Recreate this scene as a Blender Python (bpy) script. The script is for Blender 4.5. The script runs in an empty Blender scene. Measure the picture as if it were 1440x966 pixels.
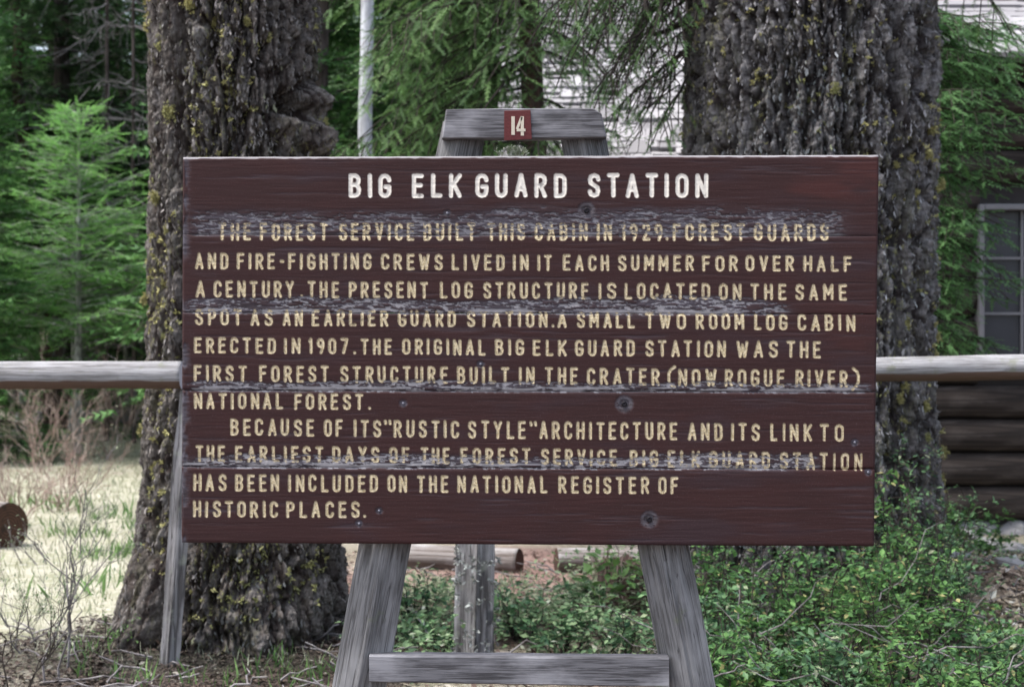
import bpy, math, random
import numpy as np
from mathutils import Vector, Matrix
R = np.random.default_rng(7)
random.seed(7)
C = bpy.context.scene.collection
SC = bpy.context.scene

# ------------------------------------------------------------------ camera, world, sun, exposure
CH = 1.55            # eye height
FP = 2200.0          # focal length in photo pixels (photo is 1440 wide)
cam_d = bpy.data.cameras.new('camera'); cam = bpy.data.objects.new('camera', cam_d); C.objects.link(cam)
cam.location = (0, 0, CH); cam.rotation_euler = (math.radians(90), 0, 0)
cam_d.sensor_width = 36; cam_d.lens = 36 * FP / 1440
cam_d.clip_start = 0.05; cam_d.clip_end = 2000
cam_d.dof.use_dof = True; cam_d.dof.focus_distance = 4.15; cam_d.dof.aperture_fstop = 6.0
SC.camera = cam
world = bpy.data.worlds.new("World"); SC.world = world; world.use_nodes = True
wn = world.node_tree.nodes; wl = world.node_tree.links
sky = wn.new('ShaderNodeTexSky'); sky.sky_type = 'NISHITA'; sky.sun_disc = False
SUN_EL, SUN_AZ = 66.0, -105.0      # azimuth measured from +Y (into the picture), negative = left
sky.sun_elevation = math.radians(SUN_EL); sky.sun_rotation = math.radians(SUN_AZ)
sky.air_density = 1.0; sky.dust_density = 3.5; sky.ozone_density = 1.2
hs = wn.new('ShaderNodeHueSaturation'); hs.inputs['Saturation'].default_value = .66      # thin cloud whitens the whole sky
tn = wn.new('ShaderNodeMix'); tn.data_type = 'RGBA'; tn.blend_type = 'MULTIPLY'; tn.inputs[0].default_value = 1; tn.inputs[7].default_value = (1.0, .985, .975, 1)
wl.new(sky.outputs[0], hs.inputs['Color']); wl.new(hs.outputs[0], tn.inputs[6]); wl.new(tn.outputs[2], wn['Background'].inputs[0]); wn['Background'].inputs[1].default_value = 0.15
sd = bpy.data.lights.new('sun', 'SUN'); sun = bpy.data.objects.new('sun', sd); C.objects.link(sun)
sd.energy = 1.5; sd.angle = math.radians(14); sd.color = (1.0, 0.96, 0.9)
_e, _a = math.radians(SUN_EL), math.radians(SUN_AZ)
_dir = Vector((math.sin(_a) * math.cos(_e), math.cos(_a) * math.cos(_e), math.sin(_e)))
sun.rotation_euler = _dir.to_track_quat('Z', 'Y').to_euler(); sun.location = (-10, 0, 30)
SC.view_settings.view_transform = 'Standard'; SC.view_settings.look = 'None'
SC.view_settings.exposure = 1.35; SC.view_settings.gamma = 1
SC.cycles.max_bounces = 6; SC.cycles.transparent_max_bounces = 6

def P(px, py, d):
    return np.array([(px - 720) / FP * d, d, CH - (py - 483) / FP * d])

# ------------------------------------------------------------------ noise
def _h(i, j, k, s=0):
    n = (i.astype(np.int64) * 374761393 + j.astype(np.int64) * 668265263 + k.astype(np.int64) * 2147483647 + s * 144665) & 0xffffffff
    n = ((n ^ (n >> 13)) * 1274126177) & 0xffffffff
    n = ((n ^ (n >> 15)) * 2246822519) & 0xffffffff
    return ((n ^ (n >> 16)) & 0xffffff) / float(0xffffff)
def vn(x, y, z=0.0, s=0):
    x, y, z = np.broadcast_arrays(np.asarray(x, float), np.asarray(y, float), np.asarray(z, float))
    xi, yi, zi = np.floor(x), np.floor(y), np.floor(z)
    f = [a - b for a, b in ((x, xi), (y, yi), (z, zi))]
    f = [t * t * (3 - 2 * t) for t in f]
    r = 0
    for a in (0, 1):
        for b in (0, 1):
            for c in (0, 1):
                w = (f[0] if a else 1 - f[0]) * (f[1] if b else 1 - f[1]) * (f[2] if c else 1 - f[2])
                r = r + w * _h(xi + a, yi + b, zi + c, s)
    return r
def fbm(x, y, z=0.0, o=4, s=0):
    r = 0; a = .5; t = 0
    for i in range(o):
        r = r + a * vn(x * 2 ** i, y * 2 ** i, z * 2 ** i, s + i); t += a; a *= .5
    return r / t
def worley(x, y, s=0):
    xi, yi = np.floor(x), np.floor(y)
    f1 = np.full(x.shape, 9.); f2 = f1.copy(); cid = np.zeros(x.shape)
    for a in (-1, 0, 1):
        for b in (-1, 0, 1):
            cx, cy = xi + a, yi + b; z0 = np.zeros_like(cx)
            px = cx + .1 + .8 * _h(cx, cy, z0, s); py = cy + .1 + .8 * _h(cx, cy, z0, s + 9)
            d = np.hypot(x - px, y - py); near = d < f1
            f2 = np.where(near, f1, np.minimum(f2, d)); cid = np.where(near, _h(cx, cy, z0, s + 5), cid); f1 = np.where(near, d, f1)
    return f1, f2, cid
def ss(a, b, x):
    t = np.clip((x - a) / (b - a), 0, 1); return t * t * (3 - 2 * t)

# ------------------------------------------------------------------ mesh accumulation
class Acc:
    def __init__(s): s.v = []; s.f = []; s.r = []; s.n = 0; s.m = []
    def add(s, v, f, r=None, m=0):
        v = np.asarray(v, float).reshape(-1, 3); f = np.asarray(f, np.int64)
        if len(f) == 0: return
        s.v.append(v); s.f.append(f + s.n); s.n += len(v)
        s.r.append(np.full(len(f), .5) if r is None else np.broadcast_to(np.asarray(r, float), (len(f),)).copy()); s.m.append(np.full(len(f), m))
    def build(s, name, mats, parent=None, smooth=False, loc=None, vattr=None):
        me = bpy.data.meshes.new(name)
        if s.n:
            v = np.concatenate(s.v); co = v if loc is None else v - np.asarray(loc)
            me.vertices.add(len(co)); me.vertices.foreach_set('co', co.astype(np.float32).ravel())
            cnt = np.concatenate([np.full(len(f), f.shape[1]) for f in s.f]); idx = np.concatenate([f.ravel() for f in s.f])
            me.loops.add(len(idx)); me.loops.foreach_set('vertex_index', idx.astype(np.int32))
            me.polygons.add(len(cnt)); st = np.concatenate([[0], np.cumsum(cnt)[:-1]])
            me.polygons.foreach_set('loop_start', st.astype(np.int32)); me.polygons.foreach_set('loop_total', cnt.astype(np.int32))
            me.polygons.foreach_set('material_index', np.concatenate(s.m).astype(np.int32))
            me.polygons.foreach_set('use_smooth', np.full(len(cnt), smooth))
            me.update(calc_edges=True)
            a = me.attributes.new('rnd', 'FLOAT', 'FACE'); a.data.foreach_set('value', np.concatenate(s.r).astype(np.float32))
            for k, arr in (vattr or {}).items():
                a = me.attributes.new(k, 'FLOAT', 'POINT'); a.data.foreach_set('value', np.asarray(arr, np.float32).ravel())
        for m in (mats if isinstance(mats, (list, tuple)) else [mats]): me.materials.append(m)
        o = bpy.data.objects.new(name, me); C.objects.link(o)
        if parent is not None: o.parent = parent
        elif loc is not None: o.location = loc
        return o
def thing(name, label, cat, loc, group=None, rz=0):
    o = bpy.data.objects.new(name, None); C.objects.link(o); o.empty_display_size = .2
    o.location = loc; o.rotation_euler[2] = rz; return tag(o, label, cat, group)
def tag(o, label, cat, group=None):
    o['label'] = label; o['category'] = cat
    if group: o['group'] = group
    return o
def copy_tree(o, parent=None):
    c = o.copy(); C.objects.link(c)
    if parent is not None: c.parent = parent
    for ch in list(o.children): copy_tree(ch, c)
    return c
def nrm(v): return v / (np.linalg.norm(v, axis=-1, keepdims=True) + 1e-9)
def stamp(acc, T, faces, pos, ax, up, sc, r=None, m=0):
    """T (k,3) template: x along ax, z along up. pos, ax, up (n,3); sc (n,) or (n,3)"""
    pos, ax, up = [np.asarray(a, float).reshape(-1, 3) for a in (pos, ax, up)]
    n = len(pos)
    if n == 0: return
    ax = nrm(np.broadcast_to(ax, (n, 3))); up = np.broadcast_to(up, (n, 3))
    s = nrm(np.cross(up, ax)); u = np.cross(ax, s)
    sc = np.asarray(sc, float)
    if sc.ndim < 2: sc = np.repeat(np.broadcast_to(sc, (n,))[:, None], 3, 1)
    L = T[None] * sc[:, None, :]
    V = pos[:, None] + L[..., 0:1] * ax[:, None] + L[..., 1:2] * s[:, None] + L[..., 2:3] * u[:, None]
    k = len(T); r = R.random(n) if r is None else np.broadcast_to(r, (n,))
    base = (np.arange(n) * k)[:, None, None]
    off = acc.n; acc.v.append(V.reshape(-1, 3)); acc.n += n * k
    for F in faces:
        F = np.asarray(F); acc.f.append((F[None] + base).reshape(-1, F.shape[1]) + off)
        acc.r.append(np.repeat(r, len(F))); acc.m.append(np.full(n * len(F), m))
def tube(acc, pts, rad, ns=5, r=.5, cap=False, m=0):
    pts = np.asarray(pts, float); n = len(pts); rad = np.broadcast_to(rad, (n,))
    t = nrm(np.gradient(pts, axis=0)); ref = np.array([0.13, .31, .94]) if abs(t[0][2]) < .9 else np.array([1., .1, 0])
    a = nrm(np.cross(t, ref)); b = np.cross(t, a)
    th = np.linspace(0, 2 * math.pi, ns, endpoint=False)
    V = pts[:, None] + rad[:, None, None] * (np.cos(th)[None, :, None] * a[:, None] + np.sin(th)[None, :, None] * b[:, None])
    i = np.arange(n - 1)[:, None]; j = np.arange(ns)[None]; jn = (j + 1) % ns
    F = np.stack([i * ns + j, i * ns + jn, (i + 1) * ns + jn, (i + 1) * ns + j], -1).reshape(-1, 4)
    o = acc.n; acc.add(V, F, r, m)
    if cap:
        acc.f.append(np.array([list(range(ns))[::-1]]) + o); acc.r.append(np.array([r])); acc.m.append(np.array([m]))
        acc.f.append(np.array([[(n - 1) * ns + q for q in range(ns)]]) + o); acc.r.append(np.array([r])); acc.m.append(np.array([m]))
def bent(p0, p1, n=6, wob=.02, sag=0.0):
    t = np.linspace(0, 1, n)[:, None]; p = np.asarray(p0) * (1 - t) + np.asarray(p1) * t
    L = np.linalg.norm(np.asarray(p1) - np.asarray(p0)); w = R.normal(0, wob * L, (n, 3)); w[0] = 0; w[-1] *= .5
    p = p + w; p[:, 2] -= sag * L * 4 * (t * (1 - t))[:, 0]; return p
def boxmesh(acc, c, h, m=0, r=.5, bev=.0):
    c = np.asarray(c, float); h = np.asarray(h, float)
    if bev <= 0:
        V = np.array([[x, y, z] for x in (-1, 1) for y in (-1, 1) for z in (-1, 1)], float) * h + c
        acc.add(V, [[0, 1, 3, 2], [4, 6, 7, 5], [0, 4, 5, 1], [2, 3, 7, 6], [0, 2, 6, 4], [1, 5, 7, 3]], r, m); return
    V = []; b = bev
    sx = [(x, y) for x, y in ((-h[0] + b, -h[1]), (h[0] - b, -h[1]), (h[0], -h[1] + b), (h[0], h[1] - b), (h[0] - b, h[1]), (-h[0] + b, h[1]), (-h[0], h[1] - b), (-h[0], -h[1] + b))]
    k = np.array([1 - b / h[0], 1 - b / h[1]])
    for z, q in ((-h[2], k), (-h[2] + b, 1), (h[2] - b, 1), (h[2], k)):
        for p in sx: V.append([p[0] * (q[0] if q is not 1 else 1), p[1] * (q[1] if q is not 1 else 1), z])
    F = [[i * 8 + j, i * 8 + (j + 1) % 8, (i + 1) * 8 + (j + 1) % 8, (i + 1) * 8 + j] for i in range(3) for j in range(8)]
    o = acc.n; acc.add(np.array(V) + c, F, r, m)
    acc.f.append(np.array([list(range(8))[::-1]]) + o); acc.r.append(np.array([r])); acc.m.append(np.array([m]))
    acc.f.append(np.array([list(range(24, 32))]) + o); acc.r.append(np.array([r])); acc.m.append(np.array([m]))

# ------------------------------------------------------------------ materials
class NT:
    def __init__(s, name):
        s.m = bpy.data.materials.new(name); s.m.use_nodes = True; s.n = s.m.node_tree.nodes; s.l = s.m.node_tree.links
        s.p = s.n['Principled BSDF']; s.p.inputs['Roughness'].default_value = .85; s.p.inputs['Specular IOR Level'].default_value = .3
    def set(s, sock, v):
        if hasattr(v, 'is_output'): s.l.new(v, sock)
        else: sock.default_value = (tuple(v) + (1,)) if (hasattr(v, '__len__') and len(v) == 3 and sock.type == 'RGBA') else v
    def attr(s, name):
        a = s.n.new('ShaderNodeAttribute'); a.attribute_name = name; return a.outputs['Fac']
    def coord(s, sc=(1, 1, 1), kind='Object', rot=(0, 0, 0)):
        t = s.n.new('ShaderNodeTexCoord'); m = s.n.new('ShaderNodeMapping'); m.inputs['Scale'].default_value = sc; m.inputs['Rotation'].default_value = rot
        s.l.new(t.outputs[kind], m.inputs[0]); return m.outputs[0]
    def pos(s, sc=(1, 1, 1)):
        g = s.n.new('ShaderNodeNewGeometry'); m = s.n.new('ShaderNodeMapping'); m.inputs['Scale'].default_value = sc
        s.l.new(g.outputs['Position'], m.inputs[0]); return m.outputs[0]
    def noise(s, vec, scale=5, det=4, rough=.55, dist=0):
        t = s.n.new('ShaderNodeTexNoise'); s.l.new(vec, t.inputs['Vector']); t.inputs['Scale'].default_value = scale
        t.inputs['Detail'].default_value = det; t.inputs['Roughness'].default_value = rough; t.inputs['Distortion'].default_value = dist; return t.outputs['Fac']
    def voro(s, vec, scale=5, feat='F1'):
        t = s.n.new('ShaderNodeTexVoronoi'); t.feature = feat; s.l.new(vec, t.inputs['Vector']); t.inputs['Scale'].default_value = scale; return t.outputs['Distance']
    def mix(s, f, a, b, mode='MIX'):
        t = s.n.new('ShaderNodeMix'); t.data_type = 'RGBA'; t.blend_type = mode
        s.set(t.inputs['Factor'], f); s.set(t.inputs[6], a); s.set(t.inputs[7], b); return t.outputs[2]
    def math(s, op, a, b=0, c=None):
        t = s.n.new('ShaderNodeMath'); t.operation = op; s.set(t.inputs[0], a); s.set(t.inputs[1], b)
        if c is not None: s.set(t.inputs[2], c)
        return t.outputs[0]
    def ramp(s, f, lo, hi):
        t = s.n.new('ShaderNodeMapRange'); t.interpolation_type = 'SMOOTHSTEP'; s.set(t.inputs[0], f); t.inputs[1].default_value = lo; t.inputs[2].default_value = hi; return t.outputs[0]
    def bump(s, h, st=.5, dist=.01):
        t = s.n.new('ShaderNodeBump'); t.inputs['Strength'].default_value = st; t.inputs['Distance'].default_value = dist
        s.l.new(h, t.inputs['Height']); s.l.new(t.outputs[0], s.p.inputs['Normal'])
    def col(s, c): s.set(s.p.inputs['Base Color'], c); return s
    def rough(s, v): s.set(s.p.inputs['Roughness'], v)

def leaf_mat(name, dark, light, trans=.25, other=None, rough=.6):
    t = NT(name); r = t.attr('rnd'); c = t.mix(r, dark, light)
    if other is not None: c = t.mix(t.ramp(r, .93, .97), c, other)
    n = t.noise(t.pos(), 1.3, 2); c = t.mix(t.ramp(n, .35, .7), c, t.mix(1.0, c, (.72, .8, .78), 'MULTIPLY'))
    t.col(c); t.rough(rough)
    tr = t.n.new('ShaderNodeBsdfTranslucent'); t.l.new(c, tr.inputs[0]); mx = t.n.new('ShaderNodeMixShader'); mx.inputs[0].default_value = trans
    t.l.new(t.p.outputs[0], mx.inputs[1]); t.l.new(tr.outputs[0], mx.inputs[2]); t.l.new(mx.outputs[0], t.n['Material Output'].inputs[0]); return t.m
def wood_mat(name, dark, mid, light, seed=0., grain=70, along=2.5, green=None, bump=.6, red=None, bark_tone=False):
    t = NT(name); v = t.coord((grain, grain, along)); v2 = t.coord((1, 1, .35))
    a = t.noise(v, 1, 6, .65, .4); b = t.noise(v2, 9, 4)
    c = t.mix(t.ramp(a, .36, .62), dark, mid); c = t.mix(t.ramp(b, .45, .72), c, light)
    ck = t.noise(t.coord((grain * .24, grain * .24, along * .18)), 1, 3, .5, .3)
    crack = t.ramp(t.math('ABSOLUTE', t.math('SUBTRACT', ck, .5)), .0, .018)
    ck2 = t.noise(t.coord((grain * .5, grain * .5, along * .3)), 1, 2, .5, .2); cr2 = t.ramp(t.math('ABSOLUTE', t.math('SUBTRACT', ck2, .44)), .0, .012); crack = t.math('MULTIPLY', crack, cr2)
    c = t.mix(crack, t.mix(.9, c, dark), c)
    if red: c = t.mix(t.ramp(t.noise(v2, 4, 3), .5, .65), c, red)
    if green: c = t.mix(t.math('MULTIPLY', t.ramp(t.noise(t.coord(), 14, 5), .55, .7), .6), c, green)
    if bark_tone: c = t.mix(t.ramp(t.math('ADD', t.attr('bark'), t.math('MULTIPLY', t.math('SUBTRACT', b, .5), 1.2)), .4, .6), c, t.mix(a, (.07, .04, .03), (.17, .115, .09)))  # turns brown where the lower-side mask is high, edge broken by noise
    t.col(c); t.rough(.9); t.bump(t.math('ADD', t.math('MULTIPLY', a, .5), crack), bump, .004); return t.m
def plain(name, c, rough=.7, var=.25, sc=20, metal=0):
    t = NT(name); n = t.noise(t.coord(), sc, 4); t.col(t.mix(n, [x * (1 - var) for x in c], [x * (1 + var) for x in c])); t.rough(rough)
    t.p.inputs['Metallic'].default_value = metal; t.bump(n, .2, .003); return t.m

M = {}
M['grey_wood'] = wood_mat('weathered_grey_timber', (.085, .083, .083), (.20, .20, .204), (.31, .31, .315), green=(.15, .165, .115), grain=190, along=6.5)
M['rail_wood'] = wood_mat('bleached_rail', (.19, .185, .185), (.34, .34, .35), (.42, .42, .44), grain=130, along=4.5, green=(.20, .21, .15), bark_tone=True)
M['post_wood'] = wood_mat('lichened_post', (.08, .075, .075), (.25, .245, .25), (.42, .41, .42), green=(.30, .32, .27), grain=50, along=3)
M['dark_log'] = wood_mat('brown_cabin_log', (.014, .011, .010), (.042, .033, .028), (.075, .062, .056), grain=14, along=.5)
M['log_end'] = plain('sawn_log_end', (.075, .038, .026), .8, .4, 14)
t = NT('ringed_log_end'); w_ = t.n.new('ShaderNodeTexWave'); w_.wave_type = 'RINGS'; w_.rings_direction = 'Z'; w_.inputs['Scale'].default_value = 14; w_.inputs['Distortion'].default_value = 2.5; t.l.new(t.coord(), w_.inputs['Vector'])
c = t.mix(w_.outputs['Fac'], (.040, .022, .016), (.095, .048, .032)); c = t.mix(t.ramp(t.noise(t.coord(), 11, 4), .5, .7), c, (.03, .02, .016)); t.col(c); M['log_end'] = t.m
M['pale_end'] = plain('pale_sawn_end', (.50, .48, .52), .8, .2, 30)
M['old_log'] = wood_mat('old_fallen_log', (.10, .08, .07), (.26, .24, .23), (.42, .42, .43), grain=18, along=.8)
M['dead'] = wood_mat('dead_twig', (.10, .09, .09), (.2, .185, .19), (.28, .27, .27), grain=9, along=9, bump=.1)
M['dark_twig'] = wood_mat('dark_twig', (.02, .016, .014), (.045, .036, .03), (.07, .06, .05), grain=9, along=9, bump=.1)
M['red_twig'] = wood_mat('reddish_twig', (.20, .13, .11), (.38, .29, .25), (.52, .46, .40), grain=9, along=9, bump=.1)
M['fir'] = leaf_mat('fir_needles', (.032, .092, .032), (.16, .33, .10), .28)
M['fir_dark'] = leaf_mat('dark_fir_needles', (.022, .052, .024), (.095, .17, .075), .2)
M['fir_bright'] = leaf_mat('young_fir_needles', (.12, .30, .08), (.42, .76, .24), .45)
M['fir_mid'] = leaf_mat('hanging_fir_needles', (.038, .095, .034), (.18, .31, .10), .3)
M['shrub'] = leaf_mat('shrub_leaves', (.045, .12, .042), (.18, .35, .10), .32, (.38, .36, .16))
M['shrub2'] = leaf_mat('blue_green_leaves', (.05, .12, .065), (.18, .32, .14), .28, (.35, .38, .25))
M['cover'] = leaf_mat('ground_cover_leaves', (.035, .085, .04), (.30, .42, .22), .3, (.58, .60, .48))
M['sage'] = leaf_mat('pale_leaves', (.20, .25, .15), (.45, .48, .34), .3)
M['grass'] = leaf_mat('meadow_grass', (.28, .29, .18), (.55, .54, .42), .3, (.52, .47, .38))
M['green_grass'] = leaf_mat('green_grass', (.08, .17, .05), (.22, .36, .12), .3)
M['litter'] = leaf_mat('leaf_litter', (.035, .022, .018), (.20, .13, .10), .05, (.4, .36, .3))
M['lichen'] = leaf_mat('yellow_lichen', (.20, .19, .07), (.56, .52, .24), .15)
M['flake'] = leaf_mat('bark_flake', (.022, .019, .019), (.46, .45, .47), .0, (.30, .31, .20), .9)
M['flake_brown'] = leaf_mat('brown_bark_flake', (.020, .015, .013), (.36, .33, .32), .0, (.22, .22, .15), .9)
M['bolt'] = plain('rusted_bolt', (.018, .016, .02), .6, .3, 200, .6)
M['washer'] = plain('galvanised_washer', (.22, .22, .26), .55, .3, 200, .5)
M['plate'] = plain('red_brown_plate', (.11, .022, .022), .55, .45, 160)
M['digit'] = plain('cream_digit_paint', (.62, .56, .45), .6, .15, 150)
M['white_trim'] = plain('grey_white_trim', (.17, .17, .185), .6, .15, 8)
M['stone'] = plain('pale_stone', (.24, .24, .245), .9, .35, 9)
M['chink'] = plain('log_chinking', (.045, .04, .04), .95, .3, 12)

def bark_mat(name, inner, plate, light, lich):
    t = NT(name); gap = t.attr('gap'); cell = t.attr('cell'); lc = t.attr('lich')
    v = t.coord((1, 1, .45)); n = t.noise(v, 55, 6, .7); n2 = t.noise(v, 9, 4)
    c = t.mix(cell, plate, light); c = t.mix(t.ramp(n, .35, .7), t.mix(.6, c, inner), c)
    c = t.mix(t.ramp(gap, .03, .28), inner, c)
    c = t.mix(t.math('MULTIPLY', t.ramp(n2, .5, .75), .35), c, (.12, .13, .07))
    c = t.mix(t.math('MULTIPLY', t.ramp(t.noise(v, 38, 4, .7), .55, .68), lc), c, lich)
    t.col(c); t.rough(.95); h = t.math('ADD', n, t.math('MULTIPLY', t.voro(v, 48), -.7)); t.bump(h, 1.0, .022); return t.m
M['bark'] = bark_mat('grey_furrowed_bark', (.035, .028, .028), (.15, .143, .140), (.36, .35, .355), (.30, .30, .14))
M['bark_brown'] = bark_mat('brown_furrowed_bark', (.035, .025, .022), (.145, .128, .115), (.32, .30, .285), (.30, .30, .12))
def simple_bark(name, a, b, sc=(9, 9, 1.6)):
    t = NT(name); n = t.noise(t.coord(sc), 1.6, 6, .7); c = t.mix(t.ramp(n, .38, .62), a, b); t.col(c); t.bump(n, .8, .02); return t.m
M['far_bark'] = simple_bark('conifer_bark', (.03, .022, .02), (.10, .08, .075))
M['pale_bark'] = simple_bark('pale_mottled_bark', (.16, .16, .15), (.52, .53, .50), (7, 7, 3))
M['red_bark'] = simple_bark('red_brown_bark', (.045, .028, .024), (.11, .07, .06))

# ------------------------------------------------------------------ ground
def ground_h(x, y):
    x = np.asarray(x, float); y = np.asarray(y, float)
    h = .10 * (fbm(x * .5 + 3, y * .5, 0, 3, 3) - .5) + .03 * (fbm(x * 3, y * 3, 0, 3, 5) - .5)
    h = h + .04 * np.exp(-(((x + 1.45) / .95) ** 2 + ((y - 8.1) / .7) ** 2))          # duff round the left trunk
    h = h + .22 * np.exp(-(((x - 2.75) / .65) ** 2 + ((y - 9.3) / .8) ** 2))          # rubbly bank at the right
    h = h + .15 * np.exp(-(((x - 1.7) / 1.0) ** 2 + ((y - 9.0) / .9) ** 2))
    h = h + 26 * ss(62, 150, y) + 10 * ss(150, 400, y)  # added hill, keeps the backdrop behind the forest dark
    return h
t = NT('forest_ground'); ps = t.pos(); md = t.attr('meadow'); rd = t.attr('duff')
n1 = t.noise(ps, 1.6, 5); n2 = t.noise(ps, 14, 5, .7); n3 = t.noise(ps, 70, 3, .7)
duff = t.mix(t.ramp(n2, .35, .65), (.045, .030, .026), (.16, .115, .10)); duff = t.mix(t.ramp(n3, .55, .7), duff, (.26, .22, .19))
pink = t.mix(n3, (.22, .13, .11), (.40, .28, .25))
mead = t.mix(t.ramp(n1, .35, .65), (.35, .36, .24), (.55, .53, .42)); mead = t.mix(t.ramp(n2, .45, .65), mead, (.60, .58, .49)); mead = t.mix(t.math('MULTIPLY', t.ramp(n3, .5, .7), .5), mead, (.25, .22, .16))
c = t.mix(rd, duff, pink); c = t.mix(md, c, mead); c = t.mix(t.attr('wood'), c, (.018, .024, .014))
t.col(c); t.rough(.95); t.bump(t.math('ADD', n2, n3), .8, .03); M['ground'] = t.m
def axis(segs):
    return np.concatenate([np.arange(a, b, s) for a, b, s in segs] + [[segs[-1][1]]])
gx = axis([(-900, -60, 60), (-60, -12, 2), (-12, -5, .35), (-5, 5, .07), (5, 12, .35), (12, 60, 2), (60, 900, 60)])
gy = axis([(-300, -10, 30), (-10, 5, .8), (5, 13, .07), (13, 34, .35), (34, 70, 2), (70, 200, 8), (200, 900, 60)])
X, Y = np.meshgrid(gx, gy); Z = ground_h(X, Y)
a = Acc(); ny, nx = X.shape; i = np.arange(ny - 1)[:, None] * nx; j = np.arange(nx - 1)[None]
F = np.stack([i + j, i + j + 1, i + j + 1 + nx, i + j + nx], -1).reshape(-1, 4)
a.add(np.stack([X, Y, Z], -1), F)
wob = 1.3 * (fbm(X * .3, Y * .3, 0, 3, 31) - .5)
mead = ss(-1.2, -2.3, X / (np.maximum(Y, 3) / 9.) + wob) * ss(6.9, 8.3, Y + wob * .8) * (1 - ss(33, 38, Y + 3 * wob)) * .98
mead = np.maximum(mead, .5 * ss(3, 4.5, Y) * (1 - ss(30, 36, Y)) * ss(.5, .62, fbm(X * .8, Y * .8, 0, 3, 77)) * (1 - np.exp(-(((X - .4) / 1.8) ** 2 + ((Y - 10.3) / 1.1) ** 2))))
pk = np.exp(-(((X - .4) / 2.2) ** 2 + ((Y - 10.4) / 1.2) ** 2))
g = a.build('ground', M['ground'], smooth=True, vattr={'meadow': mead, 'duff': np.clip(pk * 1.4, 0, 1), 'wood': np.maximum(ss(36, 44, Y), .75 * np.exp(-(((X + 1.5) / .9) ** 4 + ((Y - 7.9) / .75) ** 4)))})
g['kind'] = 'structure'; g['label'] = 'pale meadow grass and brown forest duff underfoot'

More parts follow.
